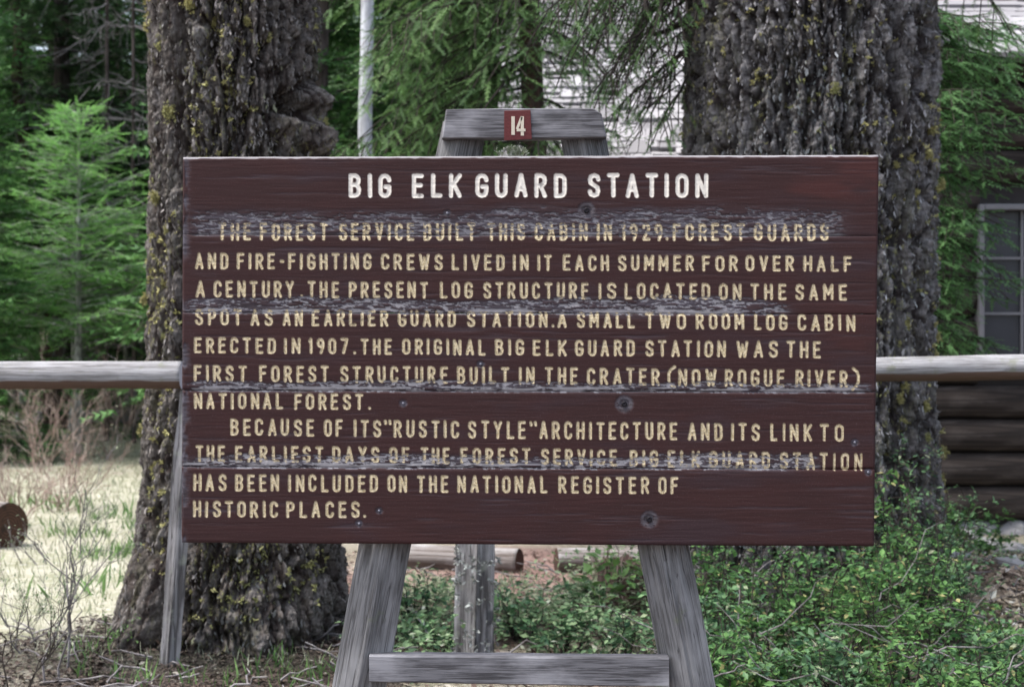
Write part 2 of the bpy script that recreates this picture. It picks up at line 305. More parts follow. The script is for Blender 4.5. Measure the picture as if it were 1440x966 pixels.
# ------------------------------------------------------------------ the lettered signboard
SD = 4.13
S0 = np.array([0.0, SD, 0.0])
def smap(px, py, dy=0.0):      # photo position on the sign's plane -> metres
    return np.stack([(px - 720) / FP * SD, np.full(np.shape(px), SD + 0.) + dy, CH - (py - 483) / FP * SD], -1)
def arc(cx, cy, rx, ry, a0, a1, n=6):
    return [(cx + rx * math.cos(math.radians(a0 + (a1 - a0) * k / n)), cy + ry * math.sin(math.radians(a0 + (a1 - a0) * k / n))) for k in range(n + 1)]
ry = .22
G = {
 'A': (1, [[(0, 0), (.5, 1), (1, 0)], [(.2, .3), (.8, .3)]]),
 'B': (.95, [[(0, 0), (0, 1), (.5, 1)] + arc(.5, .77, .45, .23, 90, -90) + [(0, .54)], [(0, 0), (.5, 0)] + arc(.5, .27, .5, .27, -90, 90)]),
 'C': (.95, [arc(.5, 1 - ry, .5, ry, 0, 180) + arc(.5, ry, .5, ry, 180, 360)]),
 'D': (.95, [[(0, 0), (0, 1), (.45, 1)] + arc(.45, 1 - ry, .55, ry, 90, 0) + arc(.45, ry, .55, ry, 0, -90) + [(0, 0)]]),
 'E': (.85, [[(1, 1), (0, 1), (0, 0), (1, 0)], [(0, .53), (.85, .53)]]),
 'F': (.85, [[(1, 1), (0, 1), (0, 0)], [(0, .53), (.85, .53)]]),
 'G': (1, [arc(.5, 1 - ry, .5, ry, 0, 180) + arc(.5, ry, .5, ry, 180, 360) + [(1, .45), (.55, .45)]]),
 'H': (.95, [[(0, 0), (0, 1)], [(1, 0), (1, 1)], [(0, .52), (1, .52)]]),
 'I': (.0, [[(0, 0), (0, 1)]]),
 'K': (.95, [[(0, 0), (0, 1)], [(1, 1), (0, .42)], [(.3, .58), (1, 0)]]),
 'L': (.8, [[(0, 1), (0, 0), (1, 0)]]),
 'M': (1.2, [[(0, 0), (0, 1), (.5, .35), (1, 1), (1, 0)]]),
 'N': (1, [[(0, 0), (0, 1), (1, 0), (1, 1)]]),
 'O': (1, [arc(.5, 1 - ry, .5, ry, 0, 180) + arc(.5, ry, .5, ry, 180, 360) + [(1, 1 - ry)]]),
 'P': (.95, [[(0, 0), (0, 1), (.5, 1)] + arc(.5, .74, .5, .26, 90, -90) + [(0, .48)]]),
 'R': (.95, [[(0, 0), (0, 1), (.5, 1)] + arc(.5, .75, .48, .25, 90, -90) + [(0, .5)], [(.45, .5), (1, 0)]]),
 'S': (.95, [[(1, .8), (.88, .94), (.5, 1), (.12, .94), (0, .78), (.1, .62), (.9, .4), (1, .22), (.88, .06), (.5, 0), (.12, .06), (0, .2)]]),
 'T': (.95, [[(0, 1), (1, 1)], [(.5, 1), (.5, 0)]]),
 'U': (.95, [[(0, 1)] + arc(.5, ry, .5, ry, 180, 360) + [(1, 1)]]),
 'V': (1, [[(0, 1), (.5, 0), (1, 1)]]),
 'W': (1.35, [[(0, 1), (.25, 0), (.5, .8), (.75, 0), (1, 1)]]),
 'X': (1, [[(0, 0), (1, 1)], [(0, 1), (1, 0)]]),
 'Y': (1, [[(0, 1), (.5, .5), (1, 1)], [(.5, .5), (.5, 0)]]),
 '1': (.25, [[(0, .86), (1, 1), (1, 0)]]),
 '2': (.95, [arc(.5, .76, .5, .24, 170, -20) + [(0, 0), (1, 0)]]),
 '4': (1, [[(.8, 0), (.8, 1), (0, .3), (1, .3)]]),
 '7': (.95, [[(0, 1), (1, 1), (.35, 0)]]),
 '9': (.95, [arc(.5, .74, .5, .26, 0, 360, 10), [(1, .74), (.95, .4), (.6, 0)]]),
 '0': (.95, None), '.': (0, [[(0, .02), (0, .03)]]), ',': (0, [[(0, .05), (-.2, -.08)]]),
 '-': (.6, [[(0, .5), (1, .5)]]), '"': (.45, [[(0, 1.0), (.1, .84)], [(1, 1.0), (1.1, .84)]]),
 '(': (.3, [[(1, 1.2), (.3, 1.0), (0, .72), (0, .25), (.3, .0), (1, -.2)]]),
 ')': (.3, [[(0, 1.2), (.7, 1.0), (1, .72), (1, .25), (.7, .0), (0, -.25)]]),
}
G['0'] = (.95, G['O'][1])
# each line: (y of cap top / baseline at left, middle, right; stroke half width; words with the x range each one spans)
LINES = [
 ((244.5, 278), (244, 278), (244, 278), 2.9, [('BIG', 490, 551), ('ELK', 579, 650), ('GUARD', 668, 797), ('STATION', 826, 996)]),
 ((314, 338), (314, 338.5), (315, 339), 1.85, [('THE', 306, 353), ('FOREST', 365, 461), ('SERVICE', 476, 583), ('BUILT', 595, 669), ('THIS', 685, 739), ('CABIN', 751, 827), ('IN', 839, 861), ('1929', 873, 932), ('.', 936, 940), ('FOREST', 946, 1048), ('GUARDS', 1060, 1166)]),
 ((355, 378), (358, 380.5), (360, 382), 1.85, [('AND', 274, 321), ('FIRE', 333, 387), ('-', 393, 400), ('FIGHTING', 405, 523), ('CREWS', 535, 623), ('LIVED', 635, 710), ('IN', 721, 744), ('IT', 755, 776), ('EACH', 791, 857), ('SUMMER', 869, 976), ('FOR', 987, 1038), ('OVER', 1048, 1117), ('HALF', 1129, 1198)]),
 ((394.5, 418), (397, 420), (400, 422.5), 1.85, [('A', 275, 289), ('CENTURY', 300, 414), ('.', 422, 426), ('THE', 432, 477), ('PRESENT', 490, 602), ('LOG', 618, 665), ('STRUCTURE', 679, 828), ('IS', 841, 867), ('LOCATED', 878, 999), ('ON', 1011, 1043), ('THE', 1055, 1106), ('SAME', 1118, 1191)]),
 ((434, 457), (438, 460), (443, 466), 1.85, [('SPOT', 274, 340), ('AS', 352, 384), ('AN', 397, 426), ('EARLIER', 438, 546), ('GUARD', 559, 641), ('STATION', 656, 770), ('.', 775, 779), ('A', 783, 797), ('SMALL', 811, 893), ('TWO', 907, 965), ('ROOM', 978, 1047), ('LOG', 1060, 1108), ('CABIN', 1121, 1203)]),
 ((474, 496), (477.5, 500), (480, 504), 1.85, [('ERECTED', 272, 388), ('IN', 399, 423), ('1907', 433, 490), ('.', 496, 500), ('THE', 507, 551), ('ORIGINAL', 565, 683), ('BIG', 696, 737), ('ELK', 749, 797), ('GUARD', 808, 893), ('STATION', 907, 1021), ('WAS', 1035, 1094), ('THE', 1106, 1155)]),
 ((513, 536), (516, 540), (521, 545), 1.85, [('FIRST', 272, 347), ('FOREST', 364, 463), ('STRUCTURE', 478, 630), ('BUILT', 642, 716), ('IN', 729, 752), ('THE', 766, 813), ('CRATER', 825, 928), ('(', 938, 951), ('NOW', 953, 1008), ('ROGUE', 1019, 1104), ('RIVER', 1118, 1193), (')', 1197, 1209)]),
 ((552, 574.5), (555, 578), (558, 581), 1.85, [('NATIONAL', 272, 398), ('FOREST', 413, 511), ('.', 517, 522)]),
 ((587.5, 611), (592, 617), (597, 621), 1.85, [('BECAUSE', 323, 442), ('OF', 455, 482), ('ITS', 497, 536), ('"', 539, 550), ('RUSTIC', 553, 646), ('STYLE', 658, 740), ('"', 744, 755), ('ARCHITECTURE', 758, 953), ('AND', 967, 1016), ('ITS', 1028, 1069), ('LINK', 1083, 1142), ('TO', 1153, 1187)]),
 ((625.5, 649), (630, 653), (638, 662.5), 1.85, [('THE', 274, 317), ('EARLIEST', 330, 455), ('DAYS', 467, 534), ('OF', 547, 576), ('THE', 591, 633), ('FOREST', 647, 746), ('SERVICE', 760, 868), ('BIG', 885, 926), ('ELK', 939, 985), ('GUARD', 997, 1084), ('STATION', 1096, 1214)]),
 ((666, 690), (669, 693), (673, 697), 1.85, [('HAS', 271, 319), ('BEEN', 330, 393), ('INCLUDED', 405, 532), ('ON', 544, 573), ('THE', 586, 631), ('NATIONAL', 643, 770), ('REGISTER', 785, 913), ('OF', 925, 954)]),
 ((704, 727), (706, 729), (708, 731), 1.85, [('HISTORIC', 271, 391), ('PLACES', 402, 506), ('.', 510, 514)]),
]
def line_segments():
    out = []; ng = 0
    lr = random.Random(3)
    for (yl, ym, yr, hw, words) in LINES:
        for w, x0, x1 in words:
            n = len(w); g_ = 1.25
            tot = sum(G[ch][0] for ch in w) + g_ * (n - 1); span = (x1 - x0) - 2 * hw - 1.0
            u = span / tot if tot > .01 else 8
            x = x0 + hw + .5
            for ch in w:
                gw, st = G[ch]; gw *= u
                k = (x - 256) / (1230 - 256); A_, B_ = (yl, ym) if k < .5 else (ym, yr); q = k * 2 if k < .5 else k * 2 - 1
                yt = A_[0] * (1 - q) + B_[0] * q + hw; yb = A_[1] * (1 - q) + B_[1] * q - hw
                jx, jy = lr.uniform(-.4, .4), lr.uniform(-.4, .5); sl = lr.uniform(-.35, .35)
                for pl in st:
                    uu = gw if gw > 0 else u
                    pts = [(x + p[0] * uu + jx + sl * (p[1] - .5), yb + (yt - yb) * p[1] + jy) for p in pl]
                    for p, q2 in zip(pts[:-1], pts[1:]): out.append((p, q2, hw, ng))
                x += gw + g_ * u; ng += 1
    return out
# grid
NPL, NU, NV = 5, 880, 100
SEAM = [[221, 218], [330, 332], [439, 442], [548.5, 551], [656, 659.5], [763, 768]]   # left, right y of every joint
t = NT('sign_paint'); L_ = t.attr('letter'); W_ = t.attr('wear'); Wh = t.attr('bare'); Rd = t.attr('fresh')
vec = t.coord((5, 85, 85)); gn = t.noise(vec, 1, 6, .65, .5); fn = t.noise(t.coord((8, 90, 90)), 1, 5, .7)
sp = t.noise(t.coord(), 260, 3, .6)
brown = t.mix(gn, (.024, .0095, .0090), (.048, .0170, .0165)); brown = t.mix(Rd, brown, (.056, .0170, .0150)); brown = t.mix(t.math('MULTIPLY', t.ramp(t.noise(t.coord((3, 12, 12)), 1, 3), .5, .7), .5), brown, (.036, .022, .028))
brown = t.mix(t.math('MULTIPLY', t.ramp(sp, .56, .72), .35), brown, (.11, .075, .085))
grey = t.mix(t.ramp(fn, .3, .7), (.030, .026, .030), (.125, .122, .150)); grey = t.mix(Wh, grey, (.36, .345, .355))
let = t.mix(t.ramp(sp, .35, .6), (.44, .345, .19), (.70, .60, .40)); let = t.mix(t.attr('title'), let, (.84, .79, .70))
c = t.mix(W_, brown, grey); c = t.mix(L_, c, let); t.col(c); t.rough(t.mix(W_, (.75, .75, .75), (.92, .92, .92)))
t.bump(t.math('ADD', gn, t.math('MULTIPLY', fn, .6)), .22, .002); M['sign'] = t.m

sign = thing('signboard', 'big brown routed wooden sign reading BIG ELK GUARD STATION on a grey timber easel', 'sign', (0, SD, 0))
PXc, PYc = np.zeros((NPL * NV, NU)), np.zeros((NPL * NV, NU))
uu = np.linspace(0, 1, NU)
for k in range(NPL):
    vv = np.linspace(0, 1, NV)
    gap = .22
    tp = SEAM[k][0] * (1 - uu) + SEAM[k][1] * uu + (gap if k else 0); bt = SEAM[k + 1][0] * (1 - uu) + SEAM[k + 1][1] * uu - (gap if k < 4 else 0)
    tp = tp + (0.9 * (vn(uu * 60, k + .5, 0, 50) - .5) * (1 if k else .5)); bt = bt + 1.3 * (vn(uu * 45, k + 2.5, 0, 51) - .5) * (1 if k < 4 else .5)
    y = tp[None] * (1 - vv[:, None]) + bt[None] * vv[:, None]
    f = (y - 220) / 545.
    xl = 257 + f * (255 - 257); xr = 1236 + f * (1229.5 - 1236)
    PXc[k * NV:(k + 1) * NV] = xl * (1 - uu[None]) + xr * uu[None]; PYc[k * NV:(k + 1) * NV] = y
D = np.full(PXc.shape, 99.)
HW = np.full(PXc.shape, 1.85); GID = np.full(PXc.shape, -1); gid = -1; GSEG = []
for (p, q, hw, gid) in line_segments():
    x0, x1 = min(p[0], q[0]) - 6, max(p[0], q[0]) + 6; y0, y1 = min(p[1], q[1]) - 6, max(p[1], q[1]) + 6
    ci = np.searchsorted(PXc[0], [x0, x1]); ri = np.searchsorted(PYc[:, NU // 2], [y0 - 4, y1 + 4])
    s = np.s_[ri[0]:ri[1], ci[0]:ci[1]]; ax_, ay_ = PXc[s], PYc[s]
    dx, dy = q[0] - p[0], q[1] - p[1]; LL = dx * dx + dy * dy + 1e-9
    tt = np.clip(((ax_ - p[0]) * dx + (ay_ - p[1]) * dy) / LL, 0, 1)
    d = np.hypot(ax_ - p[0] - tt * dx, ay_ - p[1] - tt * dy) - hw
    GID[s] = np.where(d < D[s], gid, GID[s]); D[s] = np.minimum(D[s], d)
    if hw > 2.2: HW[s] = hw
edge_n = .6 * (fbm(PXc * .35, PYc * .35, 0, 2, 60) - .5)
L = ss(.75, -.75, D + edge_n)
# weathering: streaky bands along the lower edge of each board
wear = np.zeros_like(PXc); bare = np.zeros_like(PXc)
stre = fbm(PXc * .035, PYc * .28, 0, 5, 70); stre2 = fbm(PXc * .11, PYc * .50, 0, 4, 80); fine = fbm(PXc * .25, PYc * .6, 0, 3, 90)
undu = 8 * (fbm(PXc * .012, PXc * 0, 0, 3, 95) - .5)
bands = [(1, 40, 262, 1185, .95, .42), (2, 23, 258, 1100, .95, .75), (3, 14, 258, 1215, .95, .8), (4, 18, 255, 1140, 1., 1.0)]
for (k, w, xa, xb, st, bw) in bands:
    sy = SEAM[k][0] + (SEAM[k][1] - SEAM[k][0]) * (PXc - 256) / 975
    up = sy - PYc                       # px above the joint
    amp = .6 + .8 * fbm(PXc * .008 + k * 9, PXc * 0 + k, 0, 3, 99)
    ww = w * amp
    b = ss(-3.5, -1.0, up) * (1 - ss(ww * .65, ww * 1.1, up + undu * (w / 25))) * ss(xa - 10, xa + 25, PXc) * (1 - ss(xb - 30, xb + 30, PXc))
    wk = b * ss(.50, .58, stre * .5 + stre2 * .35 + .12 * b + .12 * fine)
    wear = np.maximum(wear, wk * st * (.52 + .3 * fine)); wear = np.maximum(wear, b * (.22 + .35 * ss(.35, .65, stre)))
    lip = ss(-1.5, .5, up) * (1 - ss(3.5, 8, up)) * ss(xa - 10, xa + 20, PXc) * (1 - ss(xb - 30, xb + 30, PXc))
    bare = np.maximum(bare, lip * ss(.42, .62, fbm(PXc * .03, PYc * .25, 0, 4, 120 + k)) * bw * 1.2)
    bare = np.maximum(bare, wk * ss(.50, .60, stre2 * .6 + fine * .4) * bw * 1.1)
    wear = np.maximum(wear, ss(.1, .35, bare))
# pale bare top edge, scuffed left edge, ring marks round the bolts
topd = PYc - (SEAM[0][0] + (SEAM[0][1] - SEAM[0][0]) * (PXc - 256) / 975)
te = 1 - ss(1.8, 3.4, topd + 1.4 * (vn(PXc * .12, 0, 0, 7) - .5)); wear = np.maximum(wear, te); bare = np.maximum(bare, te * .75)
ledge = (1 - ss(2, 14, PXc - 256 + 8 * (fine - .5))) * ss(.5, .65, fbm(PXc * .08, PYc * .03, 0, 3, 44)); wear = np.maximum(wear, ledge * .8)
sm = ss(.60, .80, fbm(PXc * .010, PYc * .22, 0, 5, 140)) * .22; wear = np.maximum(wear, sm)
H = np.zeros_like(PXc)
BOLTS = [(825, 296, 1), (878, 568, 1), (913, 730, 1), (629, 300, 0), (567, 567, 0), (533, 718, 0), (505, 736, 0), (1202, 622, 0), (1221, 664, 0), (676, 512, 0)]
for (bx_, by_, big) in BOLTS:
    rr = np.hypot(PXc - bx_, (PYc - by_) * 1.05) + 3 * (fine - .5)
    if big:
        ring = (1 - ss(10, 15, rr)) * .65; wear = np.maximum(wear, ring * ss(.3, .5, fine + .15)); bare = np.maximum(bare, .22 * ring)
        H -= .0035 * (1 - ss(6, 8, rr))
    else:
        wear = np.maximum(wear, (1 - ss(3, 7, rr)) * .8)
fresh = ss(.5, .8, fbm(PXc * .012, PYc * .03, 0, 3, 150)) * .8 * (ss(900, 1100, PXc) * (1 - ss(300, 330, PYc)) + ss(1150, 1210, PXc) * .5 + .25)
erode = ss(.44, .62, stre2 * .5 + fine * .5) * wear
erode = np.maximum(erode, .45 * ss(.70, .80, fbm(PXc * .10, PYc * .10, 0, 3, 160)))
Lp = L * (1 - .92 * ss(.32, .62, erode))
Lp = Lp * (.80 + .35 * np.clip(fbm(PXc * .3, PYc * .3, 0, 2, 170) , 0, 1)); Lp = np.clip(Lp, 0, 1)
prof = np.clip(-D / HW, 0, 1)
H -= .0016 * np.sqrt(prof) * (1 - .5 * ss(.5, .9, wear))
H -= (.0012 + .0022 * (1 - stre)) * wear + .0012 * wear * fine
H += .0006 * (fbm(PXc * .02, PYc * .5, 0, 4, 180) - .5)
title = (HW > 2.2) * 1.0
TH = .040
for k in range(NPL):
    sl = np.s_[k * NV:(k + 1) * NV]
    px, py, h = PXc[sl].copy(), PYc[sl].copy(), H[sl].copy()
    v = np.linspace(0, 1, NV)[:, None] * 108; fT, fB = [(1, .35), (.35, .4), (.4, 1), (1, 1), (1, 1)][k]
    for e_, f_ in ((v, fT), (108 - v, fB)): h -= f_ * (.0018 * (1 - ss(0, 2.0, e_)) + .001 * (1 - ss(0, 5, e_)))
    du = np.minimum(px - px[:, :1], px[:, -1:] - px); h -= .003 * (1 - ss(0, 2.5, du)); h += R.normal(0, .0006)
    Vt = smap(px, py) - S0; Vt[..., 1] = -h
    Vt = Vt.reshape(-1, 3); n0 = len(Vt)
    i = np.arange(NV - 1)[:, None] * NU; j = np.arange(NU - 1)[None]
    F = np.stack([i + j, i + NU + j, i + NU + j + 1, i + j + 1], -1).reshape(-1, 4)
    lm = L[sl].ravel()[F].mean(1) > .5
    va = {'letter': Lp[sl].ravel(), 'wear': wear[sl].ravel(), 'bare': bare[sl].ravel(), 'fresh': fresh[sl].ravel(), 'title': title[sl].ravel()}
    a = Acc(); a.add(Vt, F[~lm])
    # sides and back
    loop = np.concatenate([np.arange(NU), (np.arange(1, NV)) * NU + NU - 1, (NV - 1) * NU + np.arange(NU - 2, -1, -1), np.arange(NV - 2, 0, -1) * NU])
    back = Vt[loop].copy(); back[:, 1] = TH
    m_ = len(loop); q = np.arange(m_); qn = (q + 1) % m_
    a.v.append(back); a.f.append(np.stack([loop[q], loop[qn], n0 + qn, n0 + q], -1)); a.r.append(np.full(m_, .5)); a.m.append(np.full(m_, 0)); a.n += m_
    a.f.append(np.array([n0 + q])); a.r.append(np.array([.5])); a.m.append(np.array([0]))
    for key in va: va[key] = np.concatenate([va[key], np.zeros(m_) if key != 'wear' else np.zeros(m_) + .3])
    pk_ = a.build('board', M['sign'], sign, vattr=va, smooth=False)
    pk_.data.polygons.foreach_set('use_smooth', np.concatenate([np.full((~lm).sum(), True), np.full(m_ + 1, False)]))
    if k == 0: pk_['label'] = 'top board with the title in cream capitals'
    if lm.sum():
        def sub(sel, nm):
            Fs = F[sel]; used = np.unique(Fs); remap = np.zeros(n0, np.int64); remap[used] = np.arange(len(used))
            b = Acc(); b.add(Vt[used], remap[Fs]); return b.build(nm, M['sign'], pk_, smooth=True, vattr={q_: va[q_][used] for q_ in va})
        fid = GID[sl].ravel()[F[:, 0]]
        if k == 0:
            for gg in range(18): sub(lm & (fid == gg), 'letter')
        rest_ = lm & (fid >= 18)
        if rest_.any(): sub(rest_, 'lettering')['kind'] = 'stuff'
# bolts
for (bx_, by_, big) in BOLTS:
    a = Acc(); p = smap(np.array(bx_), np.array(by_)) - S0; rad = .0075 if big else .0032
    ns = 10 if big else 8
    th = np.linspace(0, 2 * math.pi, ns, endpoint=False)
    rings = [(rad, .006), (rad, -.001 if big else -.0012), (rad * .7, -.0028 if big else -.002), (rad * .25, -.0022)]
    V = [[p[0] + r_ * math.cos(q), y_, p[2] + r_ * math.sin(q)] for r_, y_ in rings for q in th]
    F = [[i_ * ns + j_, i_ * ns + (j_ + 1) % ns, (i_ + 1) * ns + (j_ + 1) % ns, (i_ + 1) * ns + j_] for i_ in range(3) for j_ in range(ns)]
    a.add(V, F, .5); a.f.append(np.array([[3 * ns + j_ for j_ in range(ns)]])); a.r.append(np.array([.5])); a.m.append(np.array([0]))
    a.build('bolt' if big else 'nail', M['bolt'] if big else M['washer'], sign)

# timbers: rounded-section squared posts with checks and worn edges, local Z along the length
def timber(name, p0, p1, w, dpt, mat, parent, origin=(0, 0, 0), nl=90, seed=0, roll=0.0, rough=.004, rnd=.25, cut0=0., cut1=0., endmat=None, face=True, taper=1.0, checks=.006):
    p0 = np.asarray(p0, float) - origin; p1 = np.asarray(p1, float) - origin; Lg = np.linalg.norm(p1 - p0)
    ns = 48; th = np.linspace(0, 2 * math.pi, ns, endpoint=False)
    ex = 2 / (rnd * 6 + .45) if rnd < .9 else 2
    c_, s_ = np.cos(th), np.sin(th); bx = np.sign(c_) * np.abs(c_) ** (2 / ex); by = np.sign(s_) * np.abs(s_) ** (2 / ex)
    z = np.linspace(0, Lg, nl); Z_, T_ = np.meshgrid(z, th, indexing='ij')
    tz = 1 + (taper - 1) * Z_ / Lg
    off = rough * 2 * (fbm(np.cos(T_) * 2 + seed, np.sin(T_) * 2, Z_ * 3, 3, seed) - .5) - checks * ss(.44, .5, vn(T_ * 5, Z_ * 1.3, 0, seed + 3)) * (1 - ss(.5, .56, vn(T_ * 5, Z_ * 1.3, 0, seed + 3)))
    x = (w / 2 * tz + off) * bx[None]; y = (dpt / 2 * tz + off) * by[None]
    bow = rough * 3 * (vn(Z_ * 1.2, 0, 0, seed + 8) - .5)
    zz = Z_ + np.where(Z_ < Lg * .02, cut0 * x, 0) + np.where(Z_ > Lg * .98, cut1 * x, 0)
    V = np.stack([x + bow, y + bow * .5, zz], -1).reshape(-1, 3)
    i = np.arange(nl - 1)[:, None]; j = np.arange(ns)[None]; jn = (j + 1) % ns
    a = Acc(); a.add(V, np.stack([i * ns + j, i * ns + jn, (i + 1) * ns + jn, (i + 1) * ns + j], -1).reshape(-1, 4))
    for e, m in ((0, 1), (nl - 1, 1)):
        ring = list(range(e * ns, e * ns + ns)); ring = ring[::-1] if e == 0 else ring
        a.f.append(np.array([ring])); a.r.append(np.array([.5])); a.m.append(np.array([m if endmat else 0]))
    o = a.build(name, [mat, endmat] if endmat else mat, parent, smooth=True)
    o.data.polygons.foreach_set('use_smooth', [True] * ((nl - 1) * ns) + [False, False])
    zax = Vector(p1 - p0).normalized(); yax = Vector((0, 1, 0)) if abs(zax.y) < .9 else Vector((1, 0, 0))
    xax = yax.cross(zax).normalized(); yax = zax.cross(xax)
    o.matrix_local = Matrix(((xax.x, yax.x, zax.x, p0[0]), (xax.y, yax.y, zax.y, p0[1]), (xax.z, yax.z, zax.z, p0[2]), (0, 0, 0, 1))) @ Matrix.Rotation(roll, 4, 'Z')
    return o
k_ = SD + .085; sc_ = k_ / SD
def SP(px, py, d=k_): return P(px, py, d)
WP = 1 / FP * k_
def leg_pts(xt, yt, xb, yb):
    a_, b_ = SP(xt, yt), SP(xb, yb); s = (0 - .04 - a_[2]) / (b_[2] - a_[2]); return a_, a_ + (b_ - a_) * s
a0, a1 = leg_pts(652, 176, 507, 966); b0, b1 = leg_pts(817, 176, 970, 966)
timber('leg', a1, a0, 79 * WP, .085, M['grey_wood'], sign, S0, nl=200, seed=3, rnd=.22, taper=.80, checks=.010)
timber('leg', b1, b0, 78 * WP, .085, M['grey_wood'], sign, S0, nl=200, seed=11, rnd=.22, taper=.80, checks=.012)
# top piece: trapezoid board butted on the posts
def slab(name, pts, d0, d1, mat, parent, origin, bev=.004, sub=1):
    """prism in the picture plane: pts (x, z) outline"""
    a = Acc(); pts = np.array(pts); n = len(pts); c = pts.mean(0)
    ins = pts + (c - pts) / np.linalg.norm(c - pts, axis=1, keepdims=True) * bev * 1.4
    rings = [(ins, d0), (pts, d0 + bev), (pts, d1 - bev), (ins, d1)]
    V = [[p[0], y, p[1]] for r_, y in rings for p in r_]
    F = [[i * n + j, (i + 1) * n + j, (i + 1) * n + (j + 1) % n, i * n + (j + 1) % n] for i in range(3) for j in range(n)]
    a.add(np.array(V) - origin, F); a.f.append(np.array([list(range(n))])); a.f.append(np.array([list(range(3 * n, 4 * n))[::-1]])); a.r += [np.array([.5])] * 2; a.m += [np.array([0])] * 2
    return a.build(name, mat, parent)
M['cross_wood'] = None
def xwood(name, dark, mid, light):
    t = NT(name); a = t.noise(t.coord((7, 190, 190)), 1, 6, .65, .4); b = t.noise(t.coord((.6, 1.5, 1.5)), 9, 4)
    c = t.mix(t.ramp(a, .36, .62), dark, mid); c = t.mix(t.ramp(b, .45, .7), c, light); t.col(c); t.rough(.9); t.bump(a, .6, .003); return t.m
M['cross_wood'] = xwood('weathered_cross_timber', (.06, .058, .062), (.18, .178, .19), (.30, .298, .315))
def xz(px, py, d): q = P(px, py, d); return (q[0], q[2])
d_ = k_ - .062
slab('top_rail', [xz(627, 154, d_), xz(720, 152.5, d_), xz(835, 153, d_), xz(846, 160, d_), xz(853, 193, d_), xz(740, 195, d_), xz(621, 194, d_)], d_, d_ + .055, M['cross_wood'], sign, S0, .003)
# rung, let into the legs
a = Acc(); nxr, nzr = 80, 8; u = np.linspace(0, 1, nxr)
xs = np.interp(u, [0, 1], [519, 941]); d_ = k_ - .058
V = []
prof_ = [(-.5, .05), (-.5, .004), (-.46, .0), (.44, .0), (.5, .004), (.5, .05)]
for uu_, x_ in zip(u, xs):
    top = np.interp(x_, [519, 943], [921, 924.5]); bot = np.interp(x_, [519, 943], [959, 966])
    cz = (top + bot) / 2; hh = (bot - top)
    for (q_, y_) in prof_:
        yy = cz - q_ * (hh + 1.6 * (vn(uu_ * 30, q_ * 3 + 5, 0, 4) - .5)); p_ = P(x_, yy, d_); V.append([p_[0], d_ + y_ + .001 * (vn(uu_ * 40, q_ * 2, 0, 8) - .5), p_[2]])
n = len(prof_)
F = [[i * n + j, i * n + (j + 1) % n, (i + 1) * n + (j + 1) % n, (i + 1) * n + j] for i in range(nxr - 1) for j in range(n)]
a.add(np.array(V) - S0, F)
a.f.append(np.array([list(range(n))[::-1]])); a.f.append(np.array([list(range((nxr - 1) * n, nxr * n))])); a.r += [np.array([.5])] * 2; a.m += [np.array([0])] * 2
a.build('rung', M['cross_wood'], sign)
# number plate
d_ = k_ - .066
pl = slab('number_plate', [xz(709, 156, d_), xz(746, 155, d_), xz(748, 196, d_), xz(709, 198, d_)], d_, d_ + .003, M['plate'], sign, S0, .0008)
a = Acc()
def stroke(acc, p, q, hw, d):
    p, q = np.array(p, float), np.array(q, float); t_ = (q - p) / np.linalg.norm(q - p); n_ = np.array([-t_[1], t_[0]]) * hw
    c4 = [p + n_, q + n_, q - n_, p - n_]; V = [P(c[0], c[1], d - dy_) for dy_ in (0.0012, -.0005) for c in c4]
    acc.add(np.array(V) - S0, [[0, 1, 2, 3], [4, 7, 6, 5], [0, 4, 5, 1], [1, 5, 6, 2], [2, 6, 7, 3], [3, 7, 4, 0]])
stroke(a, (721.5, 164), (721.5, 190), 2.4, d_); a.build('digit', M['digit'], pl)
a = Acc(); stroke(a, (734.5, 164), (734.5, 191), 2.2, d_); stroke(a, (733.5, 165), (727, 182), 1.8, d_); stroke(a, (726.5, 183.2), (739, 183.2), 1.9, d_ - .0005); a.build('digit', M['digit'], pl)

M['pale_tuft'] = None
